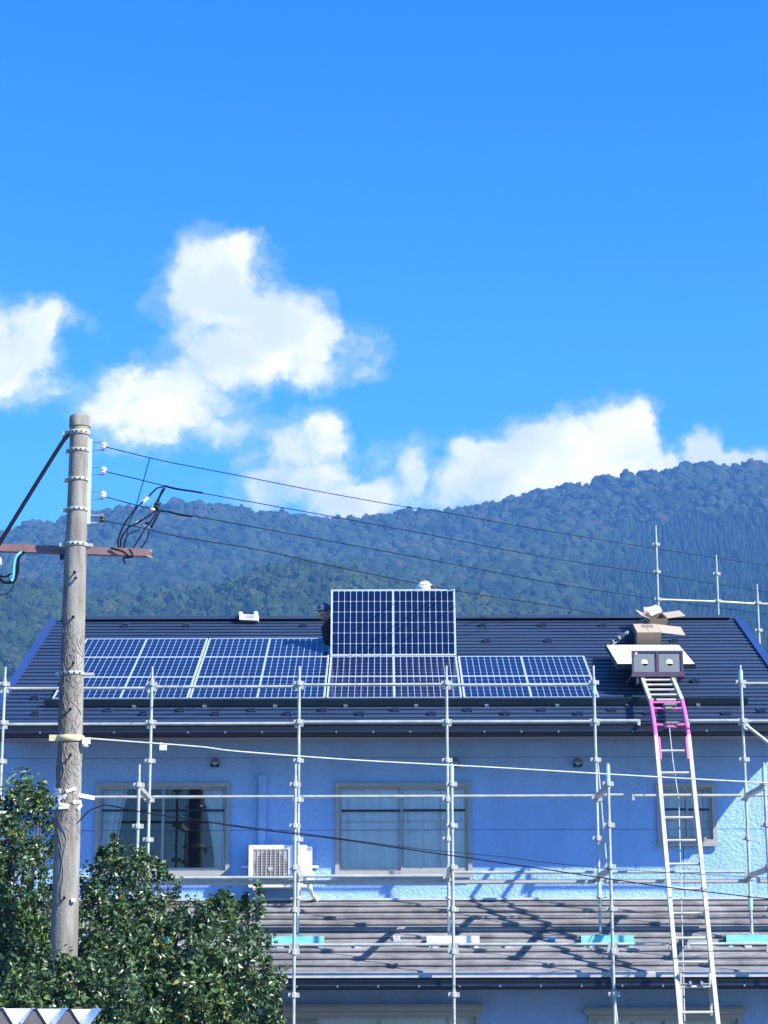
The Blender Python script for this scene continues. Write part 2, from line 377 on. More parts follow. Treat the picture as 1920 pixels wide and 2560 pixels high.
# ================================================================ HOUSE
TAN=.45; EY,EZ=25.85,3.455        # upper eave edge; roof plane z = EZ + TAN (Y-EY)
def roofz(Y): return EZ+TAN*(Y-EY)
RY=30.97; RZ=roofz(RY); XL,XR=-5.04,5.38; WY=26.85; BY=34.0
house=empty('house',(0.2,28,GZ),'two-storey house with pale blue stucco walls and dark slate gable roof','house')
def courses(mb,xl,xr,Y0,Y1,zf,n,h=.016,jit=.002,nx=40,flip=1):
    xs=np.linspace(xl,xr,nx)
    for i in range(n):
        ya=Y0+(Y1-Y0)*i/n; yb=Y0+(Y1-Y0)*(i+1)/n
        ph=RS.uniform(0,9)
        base=len(mb.v); vs=[]
        for k,x in enumerate(xs):
            jj=jit*noise.noise(Vector((x*1.7,i*3.1,ph)))*2
            za,zb=zf(ya),zf(yb)
            sg_=1 if flip>0 else -1; vs+= [Vector((x,ya+.022*sg_,za-.014)),Vector((x,ya+.022*sg_,za+h*.52+jj)),Vector((x,ya,za+h*.52+jj)),Vector((x,ya,za+h+jj)),Vector((x,yb+.02*sg_,zb+.004))]
        fs=[]
        for k in range(nx-1):
            a=k*5; b=a+5
            q=[(a+m_,b+m_,b+m_+1,a+m_+1) for m_ in range(4)]
            if flip<0: q=[t[::-1] for t in q]
            fs+=q
        # close the course ends
        e_=(nx-1)*5; mb.add(vs,fs+[(0,1,2,3,4),(e_+4,e_+3,e_+2,e_+1,e_)])
mb=MB(); courses(mb,XL,XR,EY,RY,roofz,30,h=.022)
courses(mb,XL,XR,BY,RY,lambda Y: RZ-.45*(Y-RY),18,flip=-1)
mb.add([(XL,EY,EZ-.06),(XR,EY,EZ-.06),(XR,RY,RZ-.06),(XL,RY,RZ-.06)],[(0,3,2,1)])
mb.add([(XL,RY,RZ-.06),(XR,RY,RZ-.06),(XR,BY,RZ-.06-.45*(BY-RY)),(XL,BY,RZ-.06-.45*(BY-RY))],[(0,3,2,1)])
roof=mb.build('roof','slate',house)
for x0,x1 in((XL-.02,XL+.09),(XR-.09,XR+.02)):
    z0,z1=-.16,.045; E0=EZ-.0045; E1=RZ-.45*(BY-RY); mb=MB()
    mb.add([(x,y,z+d) for x in(x0,x1) for (y,z) in((EY-.01,E0),(RY,RZ),(BY,E1)) for d in(z0,z1)],[(0,1,3,2),(2,3,5,4),(6,8,9,7),(8,10,11,9),(1,7,9,3),(3,9,11,5),(0,2,8,6),(2,4,10,8),(0,6,7,1),(4,5,11,10)])
    mb.build('verge_flashing','flash',roof)
MB().obox((0.17,RY,RZ+.03),(XR-XL-.3,0,0),(0,.24,0),(0,0,.045)).build('ridge_cap','slate',roof)
# snow guards: a row of small folded hooks, each one its own part
sg=MB()
sg.box((-.045,-.05,0),(.045,-.04,.065)).box((-.05,-.05,-.002),(-.03,.10,.03)).box((.03,-.05,-.002),(.05,.10,.03)).box((-.05,.03,-.004),(.05,.12,.010))
guard=None
def add_guard(x,y,par,Y0,Z0,t,sc=1,m='dark'):
    global guard
    q=onplane(x,y,Y0,Z0+.01,t)
    if guard is None:
        me_o=sg.build('snow_guard','slate'); guard=me_o; ob=guard
    else: ob=guard.copy(); COL.objects.link(ob)
    ob.parent=par; ob.location=q-wloc(par); ob.rotation_euler=(math.atan(t),0,0); ob.scale=(sc,sc,sc)
    if m!='dark':
        ob.data=ob.data.copy(); ob.data.materials.clear(); ob.data.materials.append(M[m])
for x in(313,466,759,1206,1356,1507,1664): add_guard(x,1567,roof,EY,EZ,TAN)
for x in(1217,1370,1685): add_guard(x,1606,roof,EY,EZ,TAN)
for x,y in((88,1748),(1737,1706),(1690,1765)): add_guard(x,y,roof,EY,EZ,TAN)
for x in(271,451,630,807,988,1170,1354,1530,1904): add_guard(x,1779,roof,EY,EZ,TAN)
for x in(90,359,540,719,900,1080,1264,1446,1621,1815): add_guard(x,1788,roof,EY,EZ,TAN)
# gutters
def gutter(xl,xr,Y,z0,z1,par,ybr):
    mb=MB(); c=[(Y,z1),(Y-.005,z0+.03),(Y+.03,z0),(Y+.09,z0),(Y+.12,z0+.03),(Y+.12,z1)]
    vs=[(x,a,b) for x in(xl,xr) for a,b in c]+[(x,a+(.006 if i<3 else -.006),b+.004) for x in(xl,xr) for i,(a,b) in enumerate(c)]
    n=6; fs=[(i,i+1,n+i+1,n+i) for i in range(5)]+[(2*n+i,3*n+i,3*n+i+1,2*n+i+1) for i in range(5)]
    mb.add(vs,fs)
    mb.box((xl,Y-.012,z1-.012),(xr,Y+.003,z1+.003))
    g=mb.build('gutter','black',par)
    # mid bead catching light
    MB().box((xl,Y-.012,z0+.045),(xr,Y-.004,z0+.052)).build('gutter_bead','flash',g)
    x=xl+.3
    while x<xr: 
        MB().box((x-.008,Y-.018,z0+.028),(x+.008,Y-.006,z0+.052)).build('gutter_bracket','steel',g); x+=.46
    return g
gutter(XL,XR,25.72,3.335,3.472,house,0)
MB().box((XL+.13,25.852,3.33),(XR-.13,25.875,3.43)).build('fascia','black',house)
MB().box((XL+.14,25.876,3.395),(XR-.14,WY-.002,3.41)).build('soffit','soffit',house)
# walls with real openings
def wall(name,x0,x1,z0,z1,Y,holes,par,m='wall',th=.14):
    xs=sorted({x0,x1,*[h[0] for h in holes],*[h[1] for h in holes]}); zs=sorted({z0,z1,*[h[2] for h in holes],*[h[3] for h in holes]})
    mb=MB()
    for i in range(len(xs)-1):
        for j in range(len(zs)-1):
            cx=(xs[i]+xs[i+1])/2; cz=(zs[j]+zs[j+1])/2
            if any(h[0]<cx<h[1] and h[2]<cz<h[3] for h in holes): continue
            mb.add([(xs[i],Y,zs[j]),(xs[i+1],Y,zs[j]),(xs[i+1],Y,zs[j+1]),(xs[i],Y,zs[j+1])],[(0,1,2,3)])
    for a,b,c,d in holes:
        mb.add([(a,Y,c),(b,Y,c),(b,Y,d),(a,Y,d),(a,Y+th,c),(b,Y+th,c),(b,Y+th,d),(a,Y+th,d)],[(0,4,5,1),(1,5,6,2),(2,6,7,3),(3,7,4,0)])
    return mb.build(name,m,par)
def rect(xa,ya,xb,yb,Y):
    p=at(xa,yb,Y); q=at(xb,ya,Y); return (p.x,q.x,p.z,q.z)
H1=rect(238,1961,573,2184,WY); H2=rect(842,1961,1174,2184,WY); H3=rect(1648,1962,1784,2106,WY)
w=wall('wall',-5.2,4.98+.3,1.2,3.40,WY,[H1,H2,H3],house)
SIDEX=5.28
MB().add([(SIDEX,WY,GZ),(SIDEX,33.4,GZ),(SIDEX,33.4,3.4),(SIDEX,RY,5.55),(SIDEX,WY,3.6)],[(0,1,2,3,4)]).add([(-5.2,WY,GZ),(-5.2,33.4,GZ),(-5.2,33.4,3.4),(-5.0,RY,5.5),(-5.0,WY,3.6)],[(4,3,2,1,0)]).add([(-5.2,33.4,GZ),(SIDEX,33.4,GZ),(SIDEX,33.4,4.2),(-5.2,33.4,4.2)],[(3,2,1,0)]).build('wall','wall',house)
z=at(0,2078,WY).z
MB().box((-5.2,WY-.0015,z),(SIDEX,WY+.001,z+.006)).box((-5.2,WY-.0015,at(0,1897,WY).z),(SIDEX,WY+.001,at(0,1897,WY).z+.005)).build('joint_seal','flash',w)
for xx in(1708,):
    q=at(xx,2116,WY); q2=at(xx,2260,WY); MB().box((q.x-.003,WY-.0025,q2.z),(q.x+.003,WY+.001,q.z)).build('joint_seal','flash',w)
def curtain(mb,x0,x1,z0,z1,Y,gather=0,side=1,amp=.025,fr=26):
    """pleated cloth; gather pulls the lower inner edge towards one side"""
    nx,nz=60,14; vs=[]
    for j in range(nz+1):
        v=j/nz; zz=z1+(z0-z1)*v
        gz=1-gather*(v**.8) if v<.75 else 1-gather*(.75**.8)
        for i in range(nx+1):
            u=i/nx; x=(x0+(x1-x0)*u*gz) if side>0 else (x1-(x1-x0)*(1-u)*gz)
            vs.append((x,Y+amp*math.sin(u*fr+math.sin(u*7)*1.4)+.01*math.sin(u*61),zz))
    mb.add(vs,[(j*(nx+1)+i,j*(nx+1)+i+1,(j+1)*(nx+1)+i+1,(j+1)*(nx+1)+i) for j in range(nz) for i in range(nx)],True)
def window(h,split,par,Y,curt,mid=.28,sill=True,fw=.032,front=0):
    a,b,c,d=h; W=b-a; mb=MB()
    mb.box((a-.02,Y-.035,d-fw),(b+.02,Y+.05,d+.02)).box((a-.02,Y-.035,c-.03),(b+.02,Y+.05,c+fw)).box((a-.02,Y-.035,c+fw),(a+fw,Y+.05,d-fw)).box((b-fw,Y-.035,c+fw),(b+.02,Y+.05,d-fw))
    if sill: mb.box((a-.04,Y-.07,c-.055),(b+.04,Y-.036,c-.02))
    fr=mb.build('window','alu',par)
    xs=[(a+fw,a+W*split+.02,.028 if front else .0),(a+W*split-.02,b-fw,.0 if front else .028)]
    for k,(x0,x1,dy) in enumerate(xs):
        s=MB(); sw=.026; z0,z1=c+fw,d-fw
        yy=Y+dy-.008
        s.box((x0,yy,z1-sw),(x1,yy+.024,z1)).box((x0,yy,z0),(x1,yy+.024,z0+sw*1.5)).box((x0,yy,z0+sw*1.5),(x0+sw,yy+.024,z1-sw)).box((x1-sw,yy,z0+sw*1.5),(x1,yy+.024,z1-sw))
        s.build('sash','alu',fr)
        if mid:
            zb=z1-(z1-z0)*mid; MB().box((x0+sw,yy+.004,zb-.014),(x1-sw,yy+.018,zb+.014)).build('glazing_bar','black',fr)
        MB().box((x0+sw,yy+.009,z0+sw*1.5),(x1-sw,yy+.013,z1-sw)).build('pane','glass',fr)
    for cu in curt:
        m_=MB(); curtain(m_,*cu); m_.build('curtain','curtain',fr)
    # the room behind
    r=MB(); x0,x1,y0,y1,z0,z1=a-.9,b+.9,Y+.14,Y+3,c-.6,d+.25
    vs=[(x0,y0,z0),(x1,y0,z0),(x1,y1,z0),(x0,y1,z0),(x0,y0,z1),(x1,y0,z1),(x1,y1,z1),(x0,y1,z1)]
    r.add(vs,[(0,1,2,3),(7,6,5,4),(1,5,6,2),(2,6,7,3),(3,7,4,0)])
    r.add([(x0,y0,z0),(x1,y0,z0),(x1,y0,c),(x0,y0,c)],[(3,2,1,0)]).add([(x0,y0,d),(x1,y0,d),(x1,y0,z1),(x0,y0,z1)],[(3,2,1,0)])
    r.build('room','inner',fr)
    return fr
a,b,c,d=H1; wd=b-a
f1=window(H1,.5,house,WY,[(a+.03,a+wd*.23,c-.1,d,WY+.12,.55,1,.025),(a+wd*.78,b,c-.1,d,WY+.12,.62,-1,.025)])
f1['label']='window with light curtains drawn to both sides, behind the concrete pole and tree'
# added dark block inside, standing in for a roof mirrored in the glass
MB().box((a+wd*.3,WY+1.2,c-.4),(a+wd*.55,WY+1.9,c+.55)).build('reflection_block','jean',f1)
a,b,c,d=H2; wd=b-a
f2=window(H2,.49,house,WY,[(a-.1,a+wd*.5,c-.1,d,WY+.06,0,1,.014,34),(a+wd*.5,b+.1,c-.1,d,WY+.05,0,1,.014,30)],front=1)
f2['label']='window with closed white lace curtains in the middle of the upper wall'
a,b,c,d=H3
f3=window(H3,.5,house,WY,[(a-.1,b+.1,c-.1,d+.1,WY+.16,0,1,.004,12)],mid=.42,fw=.035)
f3['label']='small window with frosted blind, behind the ladder'
# vent hoods
vent=None
for (x,y) in((538,1909),(1137,1909),(1443,1909)):
    q=at(x,y,WY)
    if vent is None:
        v=MB().lathe((0,0,0),[(.068,0),(.068,-.004),(.064,-.045),(.05,-.075),(.02,-.088),(.003,-.09)],20,(0,1,0)); vent=v.build('vent_hood','steel'); vo=vent
        sl=MB().box((-.055,-.083,-.05),(.055,-.05,-.008)); so=sl.build('vent_opening','black',vent)
        vent.parent=house; vent.location=q-wloc(house)
    else:
        vo=copy_tree(vent,house); vo.location=q-wloc(house)
# pipe cover on the wall above the air conditioner
q=at(648,1940,WY); q2=at(664,2130,WY)
mb=MB().box((q.x,WY-.06,q2.z),(q2.x,WY-.001,q.z-.05)).box((q.x-.008,WY-.075,q.z-.09),(q2.x+.008,WY-.001,q.z)); mb.build('pipe_cover','wall',house)
# lower storey
LY=24.4; LEY,LEZ=24.22,.405; LT=(1.36-LEZ)/(WY-.02-LEY); 
def lz(Y): return LEZ+LT*(Y-LEY)
mb=MB(); courses(mb,-5.9,6.3,LEY,WY-.02,lz,11,h=.042,jit=.005,nx=70)
mb.add([(-5.9,LEY,LEZ-.05),(6.3,LEY,LEZ-.05),(6.3,WY,1.31),(-5.9,WY,1.31)],[(0,3,2,1)])
lroof=mb.build('lower_roof','slate2',house)
MB().box((-5.9,WY-.06,1.372),(6.3,WY-.003,1.40)).build('wall_flashing','flash2',lroof)
MB().obox((.2,LEY-.012,LEZ-.0),(12.2,0,0),(0,.045,.018),(0,0,.05)).build('eave_flashing','flash2',lroof)
MB().box((-5.9,LEY+.016,.24),(6.3,LEY+.04,.375)).build('fascia','shedc',lroof)
guard_n=0
for x,y,m in((992,2350,'tealw'),(1380,2352,'cableb'),(701,2368,'acw'),(894,2368,'acw'),(1089,2368,'acw'),(1270,2368,'acw'),(1870,2368,'acw'),(1480,2368,'acw')):
    add_guard(x,y,lroof,LEY,LEZ+.02,LT,.8,m)
gutter(-5.9,6.3,LEY-.13,.235,.335,lroof,0)
MB().box((-5.8,LEY+.041,.25),(6.2,25.2,.262)).build('soffit','soffit',lroof)
LWY=25.2
HA=rect(697,2532,1196,2790,LWY); HB=rect(1480,2540,1850,2790,LWY)
lw=wall('wall',-5.6,6.0,GZ,.25,LWY,[HA,HB],house)
for mb in (MB().add([(6.0,LWY,GZ),(6.0,WY+.5,GZ),(6.0,WY+.5,1.2),(6.0,LWY,.55)],[(0,1,2,3)]),MB().add([(-5.6,LWY,GZ),(-5.6,WY+.5,GZ),(-5.6,WY+.5,1.2),(-5.6,LWY,.55)],[(3,2,1,0)])): mb.build('wall','wall',house)
for h,cu in((HA,1),(HB,1)):
    a,b,c,d=h
    f=window(h,.5,house,LWY,[(a-.1,b+.1,c-.1,d+.1,LWY+.25,0,1,.02,40)],mid=0)
    f['label']='ground floor window with shutter box, '+('nearer the tree' if h is HA else 'below the ladder')
    MB().box((a-.06,LWY-.11,d+.022),(b+.06,LWY-.002,d+.10)).box((a-.07,LWY-.13,d+.055),(b+.07,LWY-.111,d+.075)).build('shutter_box','alu',f)
# ================================================================ SOLAR PANELS
PZ0,PY0=3.948,26.676; th=math.atan(TAN)
def make_panel(name='solar_panel'):
    root=empty(name,(0,0,0))
    f=MB(); w,h,t=PW/2,PH/2,PT; e=.011
    f.box((-w,-h,-t),(w,-h+e,0)).box((-w,h-e,-t),(w,h,0)).box((-w,-h+e,-t),(-w+e,h-e,0)).box((w-e,-h+e,-t),(w,h-e,0))
    f.build('frame','silver',root)
    MB().box((-w+e,-h+e,-.009),(w-e,h-e,-.003)).build('cell_face','cells',root)
    MB().box((-w+e,-h+e,-.014),(w-e,h-e,-.0095)).build('backsheet','backsheet',root)
    MB().box((-.055,h-.13,-.034),(.055,h-.05,-.0145)).build('junction_box','black',root)
    return root
p0=make_panel(); used=False
GR='solar panels laid on the roof'
rows=['bottom','middle','top']; colsn=['first from the left end','second from the left end','third from the left, under the lifted panel','fourth from the left, nearest the ladder']
lab={}
lab[(0,0)]='blue-black solar panel in the bottom row, first from the left, crossed by the concrete pole'
lab[(1,0)]='solar panel in the bottom row, second from the left'
lab[(2,0)]='dark solar panel in the bottom row, straight below the upright panel'
lab[(3,0)]='solar panel in the bottom row, rightmost, its lower corner behind the scaffold post'
lab[(0,1)]='solar panel in the middle of three rows, leftmost, partly behind the concrete pole'
lab[(1,1)]='solar panel in the middle row, just left of the foot of the upright panel'
lab[(2,1)]='dark solar panel directly under the foot of the upright panel'
lab[(3,1)]='solar panel right of the upright panel, upper edge against bare slates'
lab[(0,2)]='solar panel in the top row, beside the concrete pole'
lab[(1,2)]='solar panel in the top row with the shadow of the upright panel on it'
for (i,j),l in lab.items():
    p=p0 if not used else copy_tree(p0); used=True
    X=-4.31+1.775*i+PW/2+.01; s=(.525+1.05*j)
    p.location=(X,PY0+s*math.cos(th),PZ0+s*math.sin(th)); p.rotation_euler=(th,0,0); tag(p,l,'solar panel',GR)
# the panel held upright
pu=copy_tree(p0); tl=math.radians(74)
bl=at(825.5,1639,28.63); br=at(1141.5,1639,28.63)
Xc=(bl.x+br.x)/2
pu.location=(Xc,28.63+math.cos(tl)*PH/2,bl.z+math.sin(tl)*PH/2); pu.rotation_euler=(tl,0,0)
tag(pu,'black solar panel standing upright on the roof, held from behind by workers','solar panel'); 
if 'group' in pu: del pu['group']
# mounting rails below the array
mr=empty('mounting_rail',(0,PY0,PZ0),'long dark mounting rail along the lower edge of the solar array','mounting rail')
a=onplane(115,1752,EY,EZ+.06,TAN); b=onplane(1868,1752,EY,EZ+.06,TAN)
nrm=Vector((0,-math.sin(th),math.cos(th))); sl_=Vector((0,math.cos(th),math.sin(th)))
def railseg(mb,xa,xb,s,w,h,base=.03):
    c=Vector(((xa+xb)/2,PY0,PZ0))+sl_*s-nrm*(.1-base-h/2)
    mb.obox(c,(xb-xa,0,0),sl_*w,nrm*h)
mb=MB(); railseg(mb,a.x,b.x,-.045,.05,.085,.012); mb.build('front_rail','dark',mr)
mb=MB()
for s in(1.05,2.1): railseg(mb,-4.3,2.78,s,.05,.045)
mb.build('cross_rail','dark',mr)
x=a.x+.25
while x<b.x:
    mb=MB(); mb.obox(Vector((x,PY0,PZ0))+sl_*-.085-nrm*.09,(.05,0,0),sl_*.05,nrm*.03); mb.build('rail_foot','steel',mr); x+=.91
# ================================================================ SCAFFOLD
SX0,SP=-1.042,1.8; IY,IZ=25.165,4.112; OX0,OY,OZ=-1.029,23.969,2.778
scf=empty('scaffold',(0,OY,GZ),'galvanised tube scaffold along the front of the house, posts in two rows','scaffold')
def collar():
    c=MB(); c.lathe((0,0,-.03),[(.03,0),(.034,.01),(.034,.05),(.03,.06)],12)
    for ax in((1,0),(-1,0),(0,1),(0,-1)):
        c.obox((ax[0]*.048,ax[1]*.048,0),(.03,0,0),(0,.03,0),(0,0,.05))
    return c
col0=None
def addcollars(post,X,Y,zs):
    global col0
    for z in zs:
        if col0 is None: ob=collar().build('coupler','clamp',post,loc=None) if False else None
        if col0 is None:
            me=collar(); ob=me.build('coupler','clamp'); col0=ob
        else: ob=col0.copy(); COL.objects.link(ob)
        ob.parent=post; ob.location=Vector((X,Y,z))-wloc(post)
def post(X,Y,z0,z1,zs,par,m='galv',r=.0185,lab=None):
    mb=MB().tube([(X,Y,z0),(X,Y,z1-.14)],r,12).tube([(X,Y,z1-.139),(X,Y,z1)],r*.78,12)
    o=mb.build('post',m,par); addcollars(o,X,Y,zs)
    if lab: o['label']=lab
    return o
iposts=[]
for k in range(-2,4):
    X=SX0+SP*k
    base=.9
    post(X,IY,base,IZ,[3.90-.472*i for i in range(6)],scf)
for k in range(-3,4):
    X=OX0+SP*k
    post(X,OY,GZ,OZ,[2.54-.472*i for i in range(10)],scf,m='galv')
# teal painted sleeves on some posts
mb=MB()
for (x,ya,yb,Y) in((1126,1908,1965,OY),(1517,1908,1965,OY),(1909,1912,1975,OY),(1496,2205,2245,IY),(1883,2230,2275,IY),(1484,1700,1735,IY),(1854,1672,1715,IY)):
    p=at(x,ya,Y); q=at(x,yb,Y); X=(p.x+q.x)/2
    k=round((X-(SX0 if Y==IY else OX0))/SP); X=(SX0 if Y==IY else OX0)+SP*k
    MB().tube([(X,Y,q.z),(X,Y,p.z-.02)],.0262,12,False).build('painted_sleeve','galvt',scf)
# screw jacks under the inner posts
for k in range(-2,4):
    X=SX0+SP*k
    MB().tube([(X,IY,.865),(X,IY,1.3)],.016,8).lathe((X,IY,1.30),[(.03,0),(.036,.01),(.03,.03)],10).box((X-.07,IY-.07,.872),(X+.07,IY+.07,.88)).bar((X-.09,IY,1.315),(X+.09,IY,1.315),.012,.012).build('screw_jack','clamp',scf)
def rail(x0,x1,y,Y,m='galv',r=.0185,ends=True):
    p=at(x0,y,Y); q=at(x1,y,Y); z=at(960,y,Y).z
    mb=MB().tube([(p.x,Y,z),(q.x,Y,z)],r,10)
    for X,s in((p.x,1),(q.x,-1)):
        mb.box((X-.03*(s<0)-.005,Y-.012,z-.05),(X+.03*(s>0)+.005,Y+.012,z+.02))
    return mb.build('rail',m,scf)
IX=[960+(SX0+SP*k)*F/IY for k in range(-2,5)]
def ix(k,y=None): # pixel x near inner post k
    return 960+ (SX0+SP*k)*F*.99/IY*1.012
def railw(Xa,Xb,y,Y,m='galv',r=.0185):
    z=at(960,y,Y).z
    mb=MB().tube([(Xa,Y-.0,z),(Xb,Y,z)],r,10)
    for X,s in((Xa,1),(Xb,-1)): mb.box((min(X,X-.035*s),Y-.01,z-.055),(max(X,X-.035*s),Y+.01,z+.018))
    return mb.build('rail',m,scf)
def IP(k): return SX0+SP*k
def OP(k): return OX0+SP*k
g_=.055
for k,y in((-2,1719),(-1,1716),(0,1711.5),(1,1713),(3,1711)): railw(IP(k)+g_,IP(k+1)-g_,y,IY)
railw(-5.9,IP(-2)-g_,1719,IY)
for k,y in((-2,1808.5),(-1,1808),(0,1804.5),(1,1805),(3,1805)): railw(IP(k)+g_,IP(k+1)-g_,y,IY)
railw(-5.9,IP(-2)-g_,1808,IY)
railw(IP(2)+g_,IP(2)+.52,1803.5,IY); railw(at(1718,1803,IY).x+.03,IP(3)-g_,1804,IY)
for k in(-2,-1,0,1,3): railw(IP(k)+g_,IP(k+1)-g_,1991,IY)
railw(IP(2)+g_,IP(2)+.33,1989,IY); railw(IP(2)+.46,IP(3)-g_,1991,IY)
for k,y in((-2,2191),(-1,2193),(0,2190)): railw(IP(k)+g_,IP(k+1)-g_,y,IY)
for k in(1,2,3): railw(IP(k)+g_,IP(k+1)-g_,2182,IY)
# outer ledger
for k in(-3,-2,-1,0,1,3): railw(OP(k)+g_,OP(k+1)-g_,2362,OY)
railw(OP(2)+g_,OP(2)+.6,2362,OY); railw(OP(2)+.88,OP(3)-g_,2362,OY)
for k in(-1,0,1,2,3): railw(OP(k)+g_,OP(k+1)-g_,2186 if k>0 else 2189,OY,r=.0185)if k in(3,) else None
# transverse bearers joining the two rows
for k in range(-2,4):
    for y in((1984,2182) if k in(-1,2,3,-2) else (2182,)):
        z=at(960,y+10,IY).z
        MB().bar((OP(k),OY+.05,z+.0),(IP(k),IY-.05,z-.0),.06,.05).build('bearer','galv',scf)
# narrow deck planks laid near the wall
PLZ=at(960,2194,IY).z-.045
for (x0,x1,l) in((745,1120,0),(1122,1500,0),(1502,1884,0),(1886,2240,0),(372,744,0)):
    Xa=at(x0,2194,IY+.1).x+.06; Xb=at(x1,2194,IY+.1).x-.06
    p_=MB().box((Xa,IY+.04,PLZ-.018),(Xb,IY+.29,PLZ+.02)).build('plank','plank',scf)
    MB().box((Xa-.04,IY+.06,PLZ-.01),(Xa-.001,IY+.10,PLZ+.045)).box((Xb+.001,IY+.06,PLZ-.01),(Xb+.04,IY+.10,PLZ+.045)).build('plank_hook','clamp',p_)
# diagonal braces
def seg(p,q,r,n=8): return MB().tube([p,q],r,n)
seg(at(1866,1814,IY-.05),at(2130,2020,IY-.05),.021).build('brace','galv',scf)
MB().lathe(at(1866,1817,IY-.03),[(.04,-.03),(.045,0),(.04,.03)],10,(0,1,0)).build('swivel_clamp','clamp',scf)
seg(at(1527,2420,OY+.03),at(1560,2700,OY+.05),.014).build('brace','galv',scf)
seg(at(1494,1905,IY+.05),at(1516,2160,IY+.03),.012).build('brace','galv',scf)
seg(at(1481,1650+60,IY+.03),at(1487,1812,IY+.02),.012).build('brace','steel',scf)
# base boards on the lower roof
bb=None
for k,(x0,x1,m,l) in enumerate(((681,810,'teal','teal board under the scaffold post right of the air conditioner'),(1066,1197,'tealw','whitish worn board under the middle scaffold post'),(1450,1581,'teal','teal board under the scaffold post left of the ladder'),(1811,1942,'teal','teal board under the scaffold post right of the ladder'),(300,428,'teal','teal board half hidden by the tree leaves'))):
    a=at(x0,2335,IY); b=at(x1,2335,IY); zt=.865
    r=empty('base_board',((a.x+b.x)/2,IY,zt),l,'base board','boards under the scaffold posts')
    mb=MB().box((a.x,IY-.14,zt-.018),(b.x,IY+.14,zt)).box((a.x,IY-.14,zt-.085),(b.x,IY-.115,zt-.0185)).box((a.x,IY+.115,zt-.085),(b.x,IY+.14,zt-.0185))
    mb.build('board',m,r)
    f=MB()
    for X in(a.x+.03,b.x-.06):
        for Yy in(IY-.10,IY+.08): f.box((X,Yy-.02,lz(Yy)+.005),(X+.05,Yy+.03,zt-.0865 if False else zt-.0185))
    f.build('leg',m,r)
# rear scaffold
rs=empty('scaffold',(5,34.5,GZ),'scaffold tubes rising behind the right end of the roof ridge','scaffold')
RYS=34.5
def rp(x,yt,Y=RYS):
    q=at(x,yt,Y); post(q.x,Y,GZ,q.z,[q.z-.33-.475*i for i in range(6)],rs); return q.x,q.z
x1,z1=rp(1639,1314); x2,z2=rp(1790,1387,34.7); x3,z3=rp(1892,1460,34.9)
zr=at(1700,1499,RYS).z
MB().tube([(x1+.04,RYS,zr),(x2-.04,34.7,zr)],.0215,8).build('rail','galv',rs); MB().tube([(x2+.04,34.7,zr),(x3-.04,34.9,zr)],.0215,8).build('rail','galv',rs); MB().tube([(x3+.04,34.9,zr),(x3+1.6,35.1,zr)],.0215,8).build('rail','galv',rs)
post(x3+1.65,35.1,GZ,z3-.4,[zr],rs)
# ================================================================ LADDER LIFT
L0=at(1681,1845,25.15); 
def lad_c(t):   # centre line, t=0 at gutter bend, going down
    return at(1681,1845,25.15).lerp(at(1748,2560,22.95),t)
top=lad_c(0); low=lad_c(1); tt=(GZ-top.z)/(low.z-top.z); foot=lad_c(tt)
lw_=.2
ladder=empty('ladder',foot,'tall aluminium lift ladder with a pink bend at the eave, leaning against the roof','ladder','')
if 'group' in ladder: del ladder['group']
bend=[lad_c(0),at(1674,1795,25.42),at(1665.5,1752,25.9)]
top2=at(1640,1688,27.25)
def off(p,s): return p+Vector((s*lw_,0,0))
for s in(-1,1):
    MB().bar(off(foot,s),off(lad_c(-.005),s),.045,.07,(0,-1,.4)).build('rail','lad',ladder)
    MB().tube([off(p,s) for p in spline([lad_c(-.006),*bend[1:]],6)],.027,8).build('pink_rail','pink',ladder)
    MB().bar(off(bend[-1],s),off(top2,s),.045,.06).build('rail','lad',ladder)
    MB().bar(off(lad_c(.0),s*.82)-Vector((0,.03,0)),off(lad_c(.085),s*.82)-Vector((0,.03,0)),.02,.03).build('pink_rail','pink' ,ladder)
rn=0
yr_=[1877,1932,1988,2044,2101,2160,2222,2283,2345,2405,2467,2531]
dzr=None
ts=[]
for y in yr_:
    lo,hi=-.1,1.2
    for _ in range(30):
        m_=(lo+hi)/2; q=lad_c(m_); d_=q; yy=1280-(q.dot(UP)/q.dot(D0))*F
        if yy<y: lo=m_
        else: hi=m_
    ts.append(lo)
dt=ts[-1]-ts[-2]
while ts[-1]+dt<tt-.02: ts.append(ts[-1]+dt)
for t_ in ts:
    q=lad_c(t_); MB().tube([off(q,-1),off(q,1)],.016,8).build('rung','lad',ladder)
for y in(1757,1775,1815):
    f_=(y-1752)/(1845-1752); q=spline([bend[2],bend[1],bend[0]],20); q=q[int(f_*40)]
    MB().tube([off(q,-1),off(q,1)],.014,8).build('rung','pink',ladder)
for i in range(5):
    q=bend[-1].lerp(top2,(i+.15)/5.2); MB().tube([off(q,-1),off(q,1)],.018,8).build('rung','lad',ladder)
for y,Y in((1767,25.7),(1813,25.32)):
    q=at(1672 if y<1800 else 1676,y,Y); MB().box(q+Vector((-.07,-.04,-.035)),q+Vector((.07,.04,.035))).tube([q+Vector((-.06,-.05,.02)),q+Vector((.09,-.05,.02))],.018,8).build('latch','slateg',ladder)
    MB().box(q+Vector((-.05,-.052,-.028)),q+Vector((.04,-.041,.0))).build('latch_plate','pink' if y>1800 else 'cardi',ladder)
